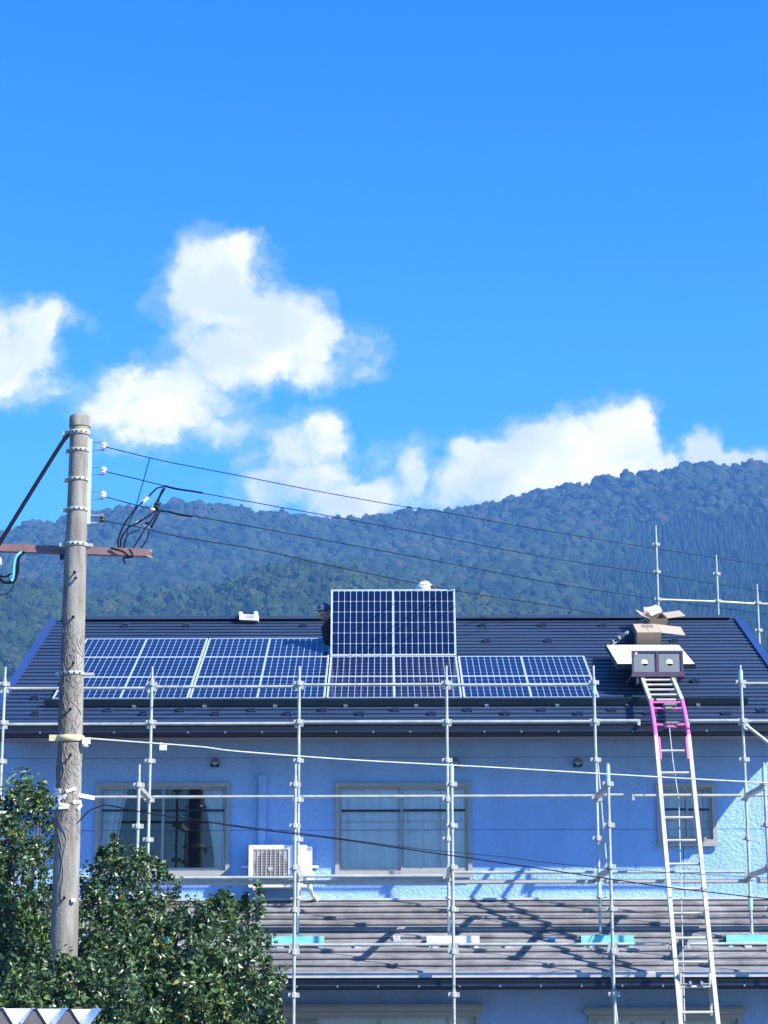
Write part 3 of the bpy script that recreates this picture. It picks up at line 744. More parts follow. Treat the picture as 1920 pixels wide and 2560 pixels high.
for s in(-1,1):
    q=off(bend[-1],s*.7); MB().lathe(q+Vector((-.015,-.02,.0)),[(.03,0),(.035,.015),(.03,.03)],12,(1,0,0)).build('pulley','black',ladder)
    q=off(lad_c(.875),s*.8); MB().box(q+Vector((-.012,-.03,-.33)),q+Vector((.012,.02,.12))).build('joint_bracket','lad',ladder)
    MB().tube([q+Vector((-s*.01,-.03,.0)),q+Vector((-s*.10,-.03,.0))],.012,8).tube([q+Vector((-s*.085,-.03,.0)),q+Vector((-s*.11,-.03,0))],.035,10).build('hand_screw','steel',ladder)
rope=MB().tube([at(1673,1815,25.3),at(1682,1900,24.95),at(1697,2000,24.8),at(1712,2560,23.1),at(1716,2800,22.4)],.006,5).build('rope','cablel',ladder)
# carriage
cf=at(1645,1687,27.0)
car=empty('lift_carriage',cf,'lift carriage with two grey mesh windows in a mauve frame at the ladder top','lift carriage')
A=at(1580,1686,27.0); B=at(1709,1686,27.0); zb=A.z; zt=zb+.315
mb=MB().box((A.x,26.98,zb),(B.x,27.02,zb+.03)).box((A.x,26.98,zt-.025),(B.x,27.02,zt)).box((A.x,26.98,zb+.03),(A.x+.028,27.02,zt-.025)).box((B.x-.028,26.98,zb+.03),(B.x,27.02,zt-.025))
xm=(A.x+B.x)/2+.0; mb.box((xm-.018,26.98,zb+.03),(xm+.018,27.02,zt-.025)); mb.box((A.x-.01,26.97,zb-.035),(B.x+.01,27.75,zb-.001)); mb.build('frame','mauve',car)
for X0,X1 in((A.x+.028,xm-.018),(xm+.018,B.x-.028)):
    # panel with a round hand hole: ring of faces round a circle
    mb=MB(); n=24; cx,cz=(X0+X1)/2,(zb+.03+zt-.025)/2-.0; r=.047; zz0,zz1=zb+.03,zt-.025
    vs=[];fs=[]
    for k in range(n):
        t=2*math.pi*k/n; c,s=math.cos(t),math.sin(t)
        vs.append((cx+r*c,26.995,cz+r*s))
        kx=(X1-X0)/2/abs(c) if abs(c)>1e-6 else 9; kz=(zz1-zz0)/2/abs(s) if abs(s)>1e-6 else 9; kk=min(kx,kz); vs.append((cx+kk*c,26.995,cz+kk*s))
    for k in range(n): j=(k+1)%n; fs.append((2*k,2*k+1,2*j+1,2*j))
    for (sx,sz) in((1,1),(-1,1),(-1,-1),(1,-1)): vs.append((cx+sx*(X1-X0)/2,26.995,cz+sz*(zz1-zz0)/2))
    for q,(sx,sz) in enumerate(((1,1),(-1,1),(-1,-1),(1,-1))):
        a0=math.atan2(sz*(zz1-zz0),sx*(X1-X0))%(2*math.pi); k=int(a0/(2*math.pi/n)); fs.append((2*k+1,2*n+q,2*((k+1)%n)+1))
    mb.add(vs,fs); mb.build('mesh_panel','slateg',car)
    MB().box((cx-.055,26.999,cz-.018),(cx+.055,27.008,cz+.055)).build('label_plate','paper',car)
q=at(1590,1634,26.97); MB().lathe(q,[(.018,0),(.014,-.012)],10,(0,1,0)).build('cap','paper',car)
for xx in(1595,1606,1680,1690):
    q=at(xx,1697,27.02); MB().box(q+Vector((-.014,0,-.06)),q+Vector((.014,.12,.045))).build('wheel_bracket','lad',car)
for xx in(1598,1688):
    q=at(xx,1705,27.15); MB().lathe(q+Vector((-.02,0,0)),[(.02,0),(.04,.005),(.04,.035),(.02,.04)],14,(1,0,0)).build('wheel','black',car)
# panel riding on the carriage, white backsheet up
pc=copy_tree(p0); 
if 'group' in pc: del pc['group']
fr_=at(1641,1667,27.1); bk_=at(1606,1618,28.78)
# built as a portrait stack: long side runs up the slope
d=(bk_-fr_); ang=math.atan2(d.z,math.hypot(d.x,d.y))
X_=Vector((d.x,d.y,d.z)).normalized()                # local x -> up slope
Z_=-(Vector((1,0,0)).cross(X_)).normalized()         # cell face looks down
if Z_.z>0: Z_=-Z_
Y_=Z_.cross(X_).normalized()
mw=Matrix(((X_.x,Y_.x,Z_.x),(X_.y,Y_.y,Z_.y),(X_.z,Y_.z,Z_.z)))
ctr=fr_+X_*(PW/2)+Vector((0,0,.0))
pc.location=ctr; pc.rotation_euler=mw.to_euler()
tag(pc,'solar panel lying white side up on the lift carriage','solar panel')
for ch in pc.children:
    if ch.name.startswith('frame'):
        ch.data=ch.data.copy(); ch.data.materials.clear(); ch.data.materials.append(M['dark'])
        for v in ch.data.vertices: 
            if v.co.z>-.001: v.co.z=.03
    if ch.name.startswith('backsheet'): ch.location.z-=.022
    if ch.name.startswith('junction'): ch.location.z+=.01
# cardboard boxes
up=Vector((0,-math.sin(th),math.cos(th)))
def carton(name,base,w,l,h,lab,flaps,yaw=0,fill=None):
    """base: centre of the front bottom edge; the carton lies along the roof slope"""
    ex=Vector((math.cos(yaw),math.sin(yaw)*math.cos(th),math.sin(yaw)*math.sin(th))); ey=up.cross(ex).normalized(); ez=up
    r=empty(name,base,lab,'box'); b=MB(); t=.006; c=Vector(base)
    P=lambda x,y,z: c+ex*x+ey*y+ez*z
    b.obox(P(0,t/2,h/2),ex*w,ey*t,ez*h).obox(P(0,l-t/2,h/2),ex*w,ey*t,ez*h).obox(P(-w/2+t/2,l/2,h/2),ex*t,ey*(l-2*t-.002),ez*h).obox(P(w/2-t/2,l/2,h/2),ex*t,ey*(l-2*t-.002),ez*h).obox(P(0,l/2,t/2+.001),ex*(w-2*t-.002),ey*(l-2*t-.002),ez*t)
    b.build('carton','card',r)
    for (side,ln,ang) in flaps:
        f=MB()
        if side in('l','r'):
            s=-1 if side=='l' else 1; d_=ex*s*math.cos(ang)+ez*math.sin(ang); f.obox(P(s*w/2,l/2,h)+d_*(ln/2+.004),d_*ln,ey*l*.98,d_.cross(ey)*.005)
        else:
            s=-1 if side=='f' else 1; d_=ey*s*math.cos(ang)+ez*math.sin(ang); f.obox(P(0,(0 if s<0 else l),h)+d_*(ln/2+.004),d_*ln,ex*w*.98,d_.cross(ex)*.005)
        f.build('flap','cardi',r)
    return r,P
q=onplane(1622,1619,EY,EZ+.03,TAN)
b1=onplane(1622,1655,EY,EZ+.02,TAN)
b1=Vector((at(1621,1618,28.95).x,28.95,roofz(28.95)+.02))
r1,P1=carton('cardboard_box',b1,.34,.5,.33,'closed brown carton with one flap out to the right, behind the lifted panel',[('r',.34,-.12)])
MB().obox(P1(-.085,.25,.334),Vector((.165,0,0)),sl_*.49,up*.005).obox(P1(.085,.25,.334),Vector((.165,0,0)),sl_*.49,up*.005).build('flap','cardi',r1)
MB().obox(P1(.02,.36,.339),Vector((.16,0,0)),sl_*.16,up*.003).build('tape','card',r1)
b2=Vector((at(1646,1578,30.2).x,30.2,roofz(30.2)+.02))
r2,P2=carton('cardboard_box',b2,.27,.35,.20,'open carton with flaps splayed wide near the ridge, in front of a scaffold post',[('r',.27,.1),('l',.15,.45),('b',.10,.9)],yaw=.12)
MB().obox(P2(-.05,.12,.30),Vector((.17,.02,.07)),Vector((-.06,.09,.07)),Vector((-.02,.0,.05))).build('packing_paper','paper',r2)
# black rounded lump with a loop on top and brackets beside the boxes
bc=Vector((at(1600,1572,29.5).x,29.5,roofz(29.5)+.10))
bg=empty('black_lump',bc-Vector((0,0,.1)),'black soft rounded lump lying between the two cartons','lump')
mb=MB().ell(bc+Vector((.02,0,.04)),(.20,.22,.17),18,12).ell(bc+Vector((-.12,-.2,-.06)),(.15,.2,.12),16,10).ell(bc+Vector((.12,.1,.0)),(.15,.2,.13),16,10)
for v in mb.v: v+=Vector((noise.noise(v*9),noise.noise(v*9+Vector((5,0,0))),noise.noise(v*9+Vector((0,5,0)))))*.03
mb.build('lump','lump',bg); MB().tube(spline([bc+Vector((-.12,-.1,.1)),bc+Vector((-.05,-.12,.24)),bc+Vector((.08,-.12,.25)),bc+Vector((.14,-.1,.12))],6),.012,6).build('top_loop','lump',bg)
for i,(x,y,l) in enumerate(((1541,1604,'steel roof bracket left of the lump, nearest the sunlit panel corner'),(1553,1597,'steel roof bracket tilted against the lump'),(1568,1588,'short steel roof bracket standing beside the black lump'))):
    q=onplane(x,y,EY,EZ+.05,TAN); r=empty('roof_bracket',q,l,'bracket','loose roof brackets')
    R_=Matrix.Rotation(.5+i*.5,3,'Z')@Matrix.Rotation(-.5+.3*i,3,'Y')
    MB().box(q+Vector((-.10,-.03,-.012)),q+Vector((.10,.03,.0)),R_,q).box(q+Vector((.04,-.03,.0)),q+Vector((.052,.03,.07)),R_,q).build('plate','steel',r)
    MB().tube([q+R_@Vector((-.05,0,-.01)),q+R_@Vector((-.05,0,.05))],.012,8).build('bolt','clamp',r)
# white bundle on the ridge
q=at(621,1560,RY-.15); q.z=roofz(RY-.15)+.03
wb=empty('package',q,'white wrapped package resting on the roof ridge left of the workers','package')
mb=MB().box(q+Vector((-.13,-.12,0)),q+Vector((.15,.12,.085)),Matrix.Rotation(.05,3,'Y'),q).box(q+Vector((-.135,-.1,.085)),q+Vector((-.09,.1,.13))).box(q+Vector((.09,-.1,.08)),q+Vector((.14,.1,.135))); mb.build('wrap','paper',wb)
MB().box(q+Vector((-.02,-.125,.03)),q+Vector((.10,-.121,.075))).build('sticker','cablel',wb)
# ================================================================ AIR CONDITIONER
A=at(621,2222,26.45); B=at(767,2112,26.45); x0,x1,z0,z1=A.x,B.x,A.z,B.z; y0,y1=26.45,26.74
ac=empty('air_conditioner',((x0+x1)/2,26.6,z0),'white air conditioner outdoor unit hung on the wall between the windows','air conditioner')
gx0,gx1=x0+.05,x0+.50; gz0,gz1=z0+.05,z1-.055
cx,cz=(gx0+gx1)/2,(gz0+gz1)/2; R=.205
mb=MB().box((x0,y0+.03,z0+.02),(x1,y1,z1)); 
mb.box((x0,y0,z1-.055),(x1,y0+.029,z1)).box((x0,y0,z0+.02),(x1,y0+.029,z0+.05)).box((x0,y0,z0+.05),(x0+.05,y0+.029,z1-.055)).box((gx1,y0,z0+.05),(x1-.0,y0+.029,z1-.055)); mb.build('casing','acw',ac)
MB().lathe((cx,y0+.012,cz),[(R,0),(R,.014),(.02,.016)],28,(0,1,0)).build('fan','dark',ac)
mb=MB()
for i in range(9): X=gx0+(gx1-gx0)*i/8; mb.box((X-.006,y0+.001,gz0),(X+.006,y0+.008,gz1))
for i in range(23): Z=gz0+(gz1-gz0)*i/22; mb.box((gx0,y0+.0085,Z-.0035),(gx1,y0+.0115,Z+.0035))
for sx in(0,1):
    for sz in(0,1): # corner spandrels round the fan opening
        px=gx0 if sx==0 else gx1; pz=gz0 if sz==0 else gz1; vs=[(px,y0+.0125,pz)]
        for k in range(9):
            t=math.pi/2*k/8; vs.append((cx+(-1 if sx==0 else 1)*R*math.cos(t),y0+.0125,cz+(-1 if sz==0 else 1)*R*math.sin(t)))
        mb.add(vs,[(0,k,k+1) for k in range(1,9)])
mb.box((cx-.03,y0-.002,cz-.045),(cx+.03,y0+.0008,cz+.0)); mb.build('grille','acg',ac)
MB().box((x1+.002,y0+.06,z0+.12),(x1+.06,y1-.02,z1-.02)).box((x1+.002,y0+.04,z0+.10),(x1+.09,y1-.02,z0+.22)).build('valve_cover','acw',ac)
mb=MB()
for X in(x0+.08,x1-.1): mb.bar((X,y0-.02,z0),(X,WY,z0),.04,.035).bar((X,WY-.02,z0),(X,WY-.02,z0-.25),.03,.03,(0,1,0))
mb.box((x0-.12,WY-.05,z0+.28),(x1+.14,WY-.02,z0+.31)); mb.build('wall_bracket','acw',ac)
MB().tube(spline([(x1+.03,y0+.15,z0+.12),(x1+.05,y0+.14,z0-.03),(x1+.12,WY-.05,z0-.12)],6),.028,8).build('hose','acw',ac)
# ================================================================ UTILITY POLE
PY=20.1
ptop=at(200.5,1040,PY); pX=ptop.x
def prad(z): return .096+(ptop.z-z)/75/2*1.0
pX2=at(160,2360,PY).x
def pX_(z): return ptop.x+(pX2-ptop.x)*(ptop.z-z)/(ptop.z-at(160,2360,PY).z)
def pc_(z): return Vector((pX_(z),PY,z))
pole=empty('utility_pole',pc_(GZ),'weathered round concrete utility pole with brown crossarm at the left','utility pole')
zs=[GZ,0,1,2,3,4,ptop.z-.12]
MB().tube([pc_(z) for z in zs],[prad(z) for z in zs],28).build('shaft','conc',pole)
MB().lathe(pc_(ptop.z-.119),[(prad(5)+.006,0),(prad(5)+.006,.10),(prad(5)-.006,.119)],28).build('cap','conc',pole)
zz=at(200,1065,PY).z
MB().lathe(pc_(zz),[(prad(zz)+.0015,-.06),(prad(zz)+.0015,.045)],28).build('moss_ring','concs',pole)
def band(y,h,m='galv',ext=0,side=-1,name='band'):
    z=at(200,y,PY).z; r=prad(z)+.007; c=pc_(z)
    mb=MB().lathe(c+Vector((0,0,-h/2)),[(r,0),(r+.003,.001),(r+.003,h-.001),(r,h)],28)
    if ext: mb.box(c+Vector((side*(r),-.03,-h/2)),c+Vector((side*(r+ext),.03,h/2))) if side>0 else mb.box(c+Vector((side*(r+ext),-.03,-h/2)),c+Vector((side*r,.03,h/2)))
    o=mb.build(name,m,pole)
    for k in range(5):
        t=math.radians(-60+k*26); p=c+Vector((math.sin(t)*(r+.0035),-math.cos(t)*(r+.0035),.0)); MB().lathe(p,[(.009,-.002),(.009,.004)],8,(math.sin(t),-math.cos(t),0)).build('band_hole','black',o)
    return z
band(1084,.045,'clamp',.06); band(1128,.03,'clamp',.03); band(1201,.03,'clamp',.035); band(1276,.03,'clamp',.035); band(1363,.035,'clamp',.05); band(1364,.03,'clamp',.05,1)
band(1685,.03,'clamp',.04); band(1686,.026,'clamp',.09,1)
# rack strip with four insulators
xr_=at(226,1100,PY).x; za=at(226,1098,PY).z; zb_=at(226,1311,PY).z; xb_=at(222,1311,PY).x
MB().add([(xr_-.015,PY-.02,za),(xr_+.018,PY-.02,za),(xb_+.012,PY-.02,zb_),(xb_-.02,PY-.02,zb_),(xr_-.015,PY+.02,za),(xr_+.018,PY+.02,za),(xb_+.012,PY+.02,zb_),(xb_-.02,PY+.02,zb_)],[(0,3,2,1),(4,5,6,7),(0,1,5,4),(1,2,6,5),(2,3,7,6),(3,0,4,7)]).build('insulator_rack','silver',pole)
for i,(xa,xi,y0_,y1_) in enumerate(((231,259.4,1106,1125),(230.5,259,1168,1186.5),(230,258,1229,1247.5),(228,256,1288.5,1307))):
    a0=at(xa-4,y0_,PY); a1=at(xi,y0_,PY); b0=at(xa-4,y1_,PY); b1_=at(xi,y1_,PY)
    c=(a1+b1_)/2
    MB().tube([a0,a1,],.006,6).tube([b0,b1_],.006,6).tube([a1+Vector((0,0,.015)),b1_-Vector((0,0,.02))],.006,6).build('bracket','steel' if i<3 else 'lad',pole)
    h=.034; MB().lathe(c,[(.01,-h-.004),(.022,-h+.004),(.034,-h*.45),(.034,-h*.35),(.020,-h*.12),(.020,h*.12),(.034,h*.35),(.034,h*.5),(.022,h),(.01,h+.004)],16).build('insulator','porc' if i<3 else 'porcd',pole)
# crossarm
la=at(-140,1362,20.13); ra=at(378,1384,20.49); la.z=ra.z=at(185,1371.5,20.26).z
mb=MB().bar(la,ra,.075,.075); mb.build('crossarm','brown',pole)
q=at(60,1367,20.1); MB().box(q+Vector((-.008,-.005,-.045)),q+Vector((.008,.08,.045))).build('arm_clip','brown',pole)
q=at(155,1392,20.2); MB().box(q+Vector((-.02,-.02,-.03)),q+Vector((.02,.02,.03))).build('arm_bolt','black',pole)
mb=MB(); 
for (x,y,dx,dy) in((371,1383,8,-6),(372,1390,8,4)): mb.tube([at(x-4,y,20.42),at(x+dx,y+dy,20.40)],.008,6)
mb.build('arm_tip','strap',pole)
# step bolts
for i,(x,y) in enumerate(((195,1438),(193,1452),(190,1549),(184,1667),(183,1778),(180,1895),(172,2247))):
    z=at(x,y,PY).z; a=math.radians(10 if i%2 else 5); p=pc_(z)
    n=Vector((math.sin(a),-math.cos(a),0)); p0_=p+n*(prad(z)-.01); ln=.14 if i in(3,5) else .05
    MB().tube([p0_,p0_+n*ln+Vector((0,0,.0))],.009,8).tube([p0_+n*(ln-.01),p0_+n*ln],.016,8).build('step_bolt','black',pole)
# strap and tape
z=at(165,1848,PY).z; r=prad(z)+.01; c=pc_(z)
mb=MB().lathe(c+Vector((0,0,-.03)),[(r,0),(r+.008,.002),(r+.008,.06),(r,.062)],28).obox(c+Vector((-r-.012,-.06,.005)),(.11,0,.0),(0,.02,0),(0,0,.06)); mb.build('strap','strap',pole)
q=at(214,1852,PY-.08); MB().box(q+Vector((-.03,-.02,-.03)),q+Vector((.045,.02,.03))).ell(q+Vector((.0,0,-.045)),(.03,.02,.02)).build('strap_buckle','paper',pole)
mb=MB(); z=at(190,1998,PY).z; c=pc_(z); r=prad(z)
for i in range(11):
    a=RS.uniform(-1.4,1.5); zz=RS.uniform(-.12,.09); p=c+Vector((math.sin(a)*(r+.008),-math.cos(a)*(r+.008),zz)); R_=Matrix.Rotation(-0+a,3,'Z')@Matrix.Rotation(RS.uniform(-.7,.7),3,'Y')
    mb.box(p+Vector((-.05,-.004,-.014)),p+Vector((.05,.002,.014)),R_,p)
mb.obox(c+Vector((r+.06,-.05,.02)),(.15,0,-.03),(0,.02,0),(0,0,.04)); mb.build('tape','paper',pole)
q=at(183,2250,PY-.135); MB().box(q+Vector((-.018,0,-.018)),q+Vector((.018,.03,.018))).build('sticker','paper',pole)
# dry ivy on the pole
vine=empty('dry_vine',pc_(at(0,2290,PY).z),'dry leafless vine stems clinging up the concrete pole','vine')
mb=MB()
def stem(y0,y1,a0,a1,rad,wob):
    n=int(abs(y0-y1)/9)+3; pts=[]; a=a0; 
    for i in range(n):
        t=i/(n-1); y=y0+(y1-y0)*t; z=at(180,y,PY).z; a=a0+(a1-a0)*t+wob*noise.noise(Vector((t*6,a0*9,y0)))
        pts.append(pc_(z)+Vector((math.sin(a),-math.cos(a),0))*(prad(z)+rad*.8))
    mb.tube(pts,[rad*(1-.6*i/(n-1)) for i in range(n)],5)
for i in range(16):
    a=RS.uniform(-1.2,.15); y0=RS.uniform(2000,2300) if i<7 else RS.uniform(1700,2080); stem(y0,y0-RS.uniform(250,520),a,a+RS.uniform(-.5,.7),RS.uniform(.003,.007),1.0)
for i in range(110):
    y0=RS.uniform(1590,2120); a=RS.uniform(-1.2,1.0); stem(y0,y0-RS.uniform(20,70),a,a+RS.uniform(-.9,.9),RS.uniform(.002,.004),.9)
mb.build('stem','vine',vine)
# ================================================================ WIRES
def wire(name,pts,Ya,Yb,r,m,label,cat='cable',group=None,n=6):
    p0=at(*pts[0],Ya); pe=at(*pts[-1],Yb); out=[]
    for x,y in pts:
        d=ray(x,y); u=d.x; dX=pe.x-p0.x; dY=pe.y-p0.y; den=dX-u*dY; t=(u*p0.y-p0.x)/den if abs(den)>1e-6 else 0
        Y=p0.y+t*dY; out.append(d*Y)
    o=MB().tube(spline(out,n),r,6).build(name,m,loc=out[0]); return tag(o,label,cat,group)
GW='overhead lines fanning out from the pole rack'
wire('overhead_wire',[(263,1117),(374,1144.5),(446,1160),(603,1190),(784,1226),(1000,1265),(1100,1279),(1347,1323.6),(1634,1370.5),(1920,1414),(2100,1440)],20.05,46,.005,'cable','topmost overhead wire leaving the pole, crossing the clouds','wire',GW)
wire('overhead_wire',[(263,1179),(340,1197),(410,1214),(518,1235),(784,1283),(964,1316.5),(1100,1342),(1347,1390),(1639,1436),(1920,1481),(2100,1508)],20.05,46,.005,'cable','second overhead wire from the top, thickly wrapped beside the pole','wire',GW)
wire('overhead_wire',[(262,1242),(385,1273),(539,1300),(820,1352),(1100,1404),(1377,1457),(1634,1496.6),(1920,1536),(2100,1560)],20.05,46,.005,'cable','third overhead wire from the top, from the lowest white insulator','wire',GW)
wire('overhead_wire',[(260,1302),(366,1322),(445,1341),(643,1374),(820,1412.7),(1139,1476.8),(1377,1514),(1584,1552),(1760,1585)],20.05,42,.005,'cable','lowest of the four overhead wires, from the dark insulator down to the ridge','wire',GW)
wire('wire_wrap',[(412,1215),(440,1222),(480,1228),(505,1232)],21.2,22.0,.011,'cable','black spiral wrap on the second overhead wire','cable wrap')
wire('wire_wrap',[(392,1276),(420,1279),(450,1287),(480,1291)],21.0,21.8,.011,'cable','black spiral wrap on the third overhead wire','cable wrap')
Zf=lambda L_: [(150+a/5.53,1020+b/5.53) for a,b in L_]
JG='jumper cables looping between the wires and the crossarm'
J=[([(1240,700),(1050,1360),(960,1600),(890,1940)],.005,'thin straight jumper wire hanging from the topmost wire'),
([(1440,1090),(1340,1110),(1220,1230),(1050,1390),(900,1590),(810,1800),(805,1940)],.009,'outermost looping jumper cable with the upper white sleeve'),
([(1450,1110),(1370,1250),(1330,1400),(1240,1480),(1050,1600),(940,1660),(850,1800),(835,1940)],.010,'thick jumper cable with the lower white sleeve'),
([(1100,1680),(960,1740),(890,1850),(880,1945)],.006,'small jumper loop below the lowest wire'),
([(1390,1310),(1300,1500),(1190,1650),(1080,1830),(1000,1950)],.008,'long slanting jumper cable ending mid crossarm'),
([(1370,1430),(1310,1560),(1265,1640)],.014,'short thick black jumper stub'),
([(1230,1700),(1200,1820),(1110,1950)],.008,'rightmost jumper cable reaching the crossarm'),
([(1420,1120),(1340,1290),(1310,1330)],.010,'short jumper below the second overhead wire'),]
for L_,r,l in J: wire('jumper_cable',Zf(L_),20.9,20.45,r,'cable',l,'cable',JG)
for (p,q),l in (((( 1225,1235),(1140,1310)),'upper pale sleeve on a jumper cable'),(((1165,1530),(1055,1600)),'lower pale sleeve on a jumper cable')):
    a,b=Zf([p,q]); tag(seg(at(*a,20.7),at(*b,20.7),.018).build('cable_sleeve','paper',loc=at(*a,20.7)),l,'sleeve','pale sleeves on jumper cables')
for i,(x,y) in enumerate(((1280,1405),(1330,1370),(1200,1640),(1210,1600),(1340,1330))):
    a=Zf([(x,y)])[0]; q=at(*a,20.8); tag(MB().ell(q,(.03,.03,.022)).build('wire_clamp','acw' if i in(0,2) else 'lump',loc=q),['white wire clamp at the third overhead wire','black wire clamp at the third overhead wire','white wire clamp at the lowest overhead wire','black wire clamp just above the lowest overhead wire','black wire clamp below the second overhead wire'][i],'clamp','clamps on the wires')
wire('loose_cable',Zf([(700,1935),(860,1980),(940,2040),(1010,2060)]),20.36,20.36,.011,'cable','black cable lying across the right half of the crossarm')
wire('loose_cable',Zf([(960,1950),(1000,2050),(880,2075),(905,2150)]),20.36,20.36,.011,'cable','black cable end dangling under the crossarm')
wire('guy_wire',[(172,1086),(140,1130),(0,1356),(-60,1450)],20.0,19.6,.022,'cable','thick black stay cable running down left from the pole top')
wire('guy_wire',[(160,1090),(150,1112),(140,1130)],20.0,19.95,.006,'cable','thin tail joining the black stay cable to the top bracket')
Zg=lambda L_: [(a/6.636,1340+b/6.636) for a,b in L_]
CG='cables hanging under the left of the crossarm'
wire('hanging_cable',Zg([(350,265),(270,340),(235,450),(220,600),(212,700),(185,750)]),20.1,20.05,.014,'cableb','bright blue cable hanging under the left of the crossarm','cable',CG)
wire('hanging_cable',Zg([(235,560),(190,620),(160,700),(120,790)]),20.12,20.1,.010,'cableb','short blue cable branching left below the crossarm','cable',CG)
wire('hanging_cable',Zg([(410,265),(320,340),(300,460),(285,620),(240,730),(180,770),(60,760),(-20,690)]),20.14,20.0,.016,'cable','thick black cable beside the blue one, curling left','cable',CG)
wire('hanging_cable',Zg([(-20,665),(100,672),(200,615)]),20.1,20.1,.009,'cable','black cable stub entering from the left edge','cable',CG)
wire('hanging_cable',Zg([(240,750),(200,880),(100,960),(-20,978)]),20.1,20.0,.006,'cable','thin black loop hanging lowest on the left','cable',CG)
q=at(-4,1402,20.0); tag(MB().ell(q,(.03,.03,.045)).ell(q+Vector((0,0,-.03)),(.035,.035,.02)).build('insulator','porc',loc=q),'white insulator at the left edge of the photo, below the crossarm','insulator')
wire('service_cable',[(222,1846),(300,1852),(500,1867),(600,1879),(900,1901),(1260,1920),(1600,1940),(1920,1957),(2300,1975)],20.0,23.6,.008,'cablel','pale service cable from the strap on the pole to the right')
q=at(408,1868,20.6); tag(MB().box(q+Vector((-.035,-.01,-.03)),q+Vector((.035,.01,.025))).box(q+Vector((-.03,-.012,.026)),q+Vector((-.01,.012,.045))).build('cable_tag','paper',loc=q),'small white tag hanging on the pale service cable','tag')
wire('service_cable',[(200,2050),(222,2028),(244,2018),(268,2013),(329,2025),(410,2039),(484,2049),(633,2072),(839,2097),(1060,2129),(1260,2158),(1515,2196),(1684,2220),(1920,2247),(2200,2280)],20.0,23.6,.0065,'cable','black cable sagging from the taped pole across the windows')
wire('service_cable',[(560,2060),(760,2084),(878,2100),(1037,2121),(1260,2142.6),(1347,2154),(1515,2171),(1684,2182),(1920,2195)],21,23.6,.0035,'cable','thin black wire just above the sagging black cable')
# ================================================================ SHED ROOF
shed=empty('shed',at(100,2540,12.7)*1.0-Vector((0,0,2.4)),'white folded-sheet shed roof at the bottom left corner','shed')
SY=12.7; mb=MB(); cl=MB()
def shp(x,y,Y): return at(x,y,Y)
px=[4,87,169,251]; zt0=at(87,2520,SY); yawk=.0
pit=.2005; xp=at(4,2518,SY).x
prof=[]
for k in range(-8,4):
    X=xp+pit*k; prof+=[(X-.008,1),(X+.010,1)]
    if k<3: prof+=[(X+.072,0),(X+pit-.078,0)]

vs=[];n=len(prof); LYs=[SY,SY+.6,SY+1.2,SY+1.6]
for Yk in LYs:
    for X,h in prof: vs.append((X-(Yk-SY)*.175,Yk+ (X-xp)*.03,at(87,2520,SY).z-.095*(1-h)+(Yk-SY)*.004+(X-xp)*-.012))
mb.add(vs,[(j*n+i,j*n+i+1,(j+1)*n+i+1,(j+1)*n+i) for j in range(3) for i in range(n-1)])
# thickness
mb.add([(v[0],v[1],v[2]-.004) for v in vs],[(j*n+i,(j+1)*n+i,(j+1)*n+i+1,j*n+i+1) for j in range(3) for i in range(n-1)])
mb.build('roof_sheet','shed',shed)
for k in range(-8,3):
    X=xp+pit*k; zt=at(87,2520,SY).z+(X-xp)*-.012; y=SY+.01+(X-xp)*.03
    cl.add([(X-.008,y,zt-.003),(X-.076,y,zt-.095),(X+.074,y,zt-.095),(X+.010,y,zt-.003)],[(0,1,2,3)])
for k in range(-8,3):
    X=xp+pit*k-1.6*.175; zt=at(87,2520,SY).z+(xp+pit*k-xp)*-.012; y=SY+1.6+(xp+pit*k-xp)*.03+.002
    MB().add([(X+.012,y,zt),(X+.074,y,zt-.092),(X+pit-.080,y,zt-.092),(X+pit-.010,y,zt)],[(0,1,2,3)]).add([(X+.012,y+.003,zt),(X+.074,y+.003,zt-.092),(X+pit-.080,y+.003,zt-.092),(X+pit-.010,y+.003,zt)],[(3,2,1,0)]).build('stop_end','shed',shed)
cl.build('ridge_closure','shedc',shed)
zt=at(87,2520,SY).z-.0955
MB().box((xp-1.8,SY+.03,zt-.12),(xp+.55,SY+.09,zt-.001)).build('beam','shedc',shed)
for X in(xp-1.7,xp+.45):
    for Yk in(SY+.06,SY+1.5): MB().box((X-.03,Yk-.03,GZ),(X+.03,Yk+.03,zt-.1201)).build('leg','shedc',shed)
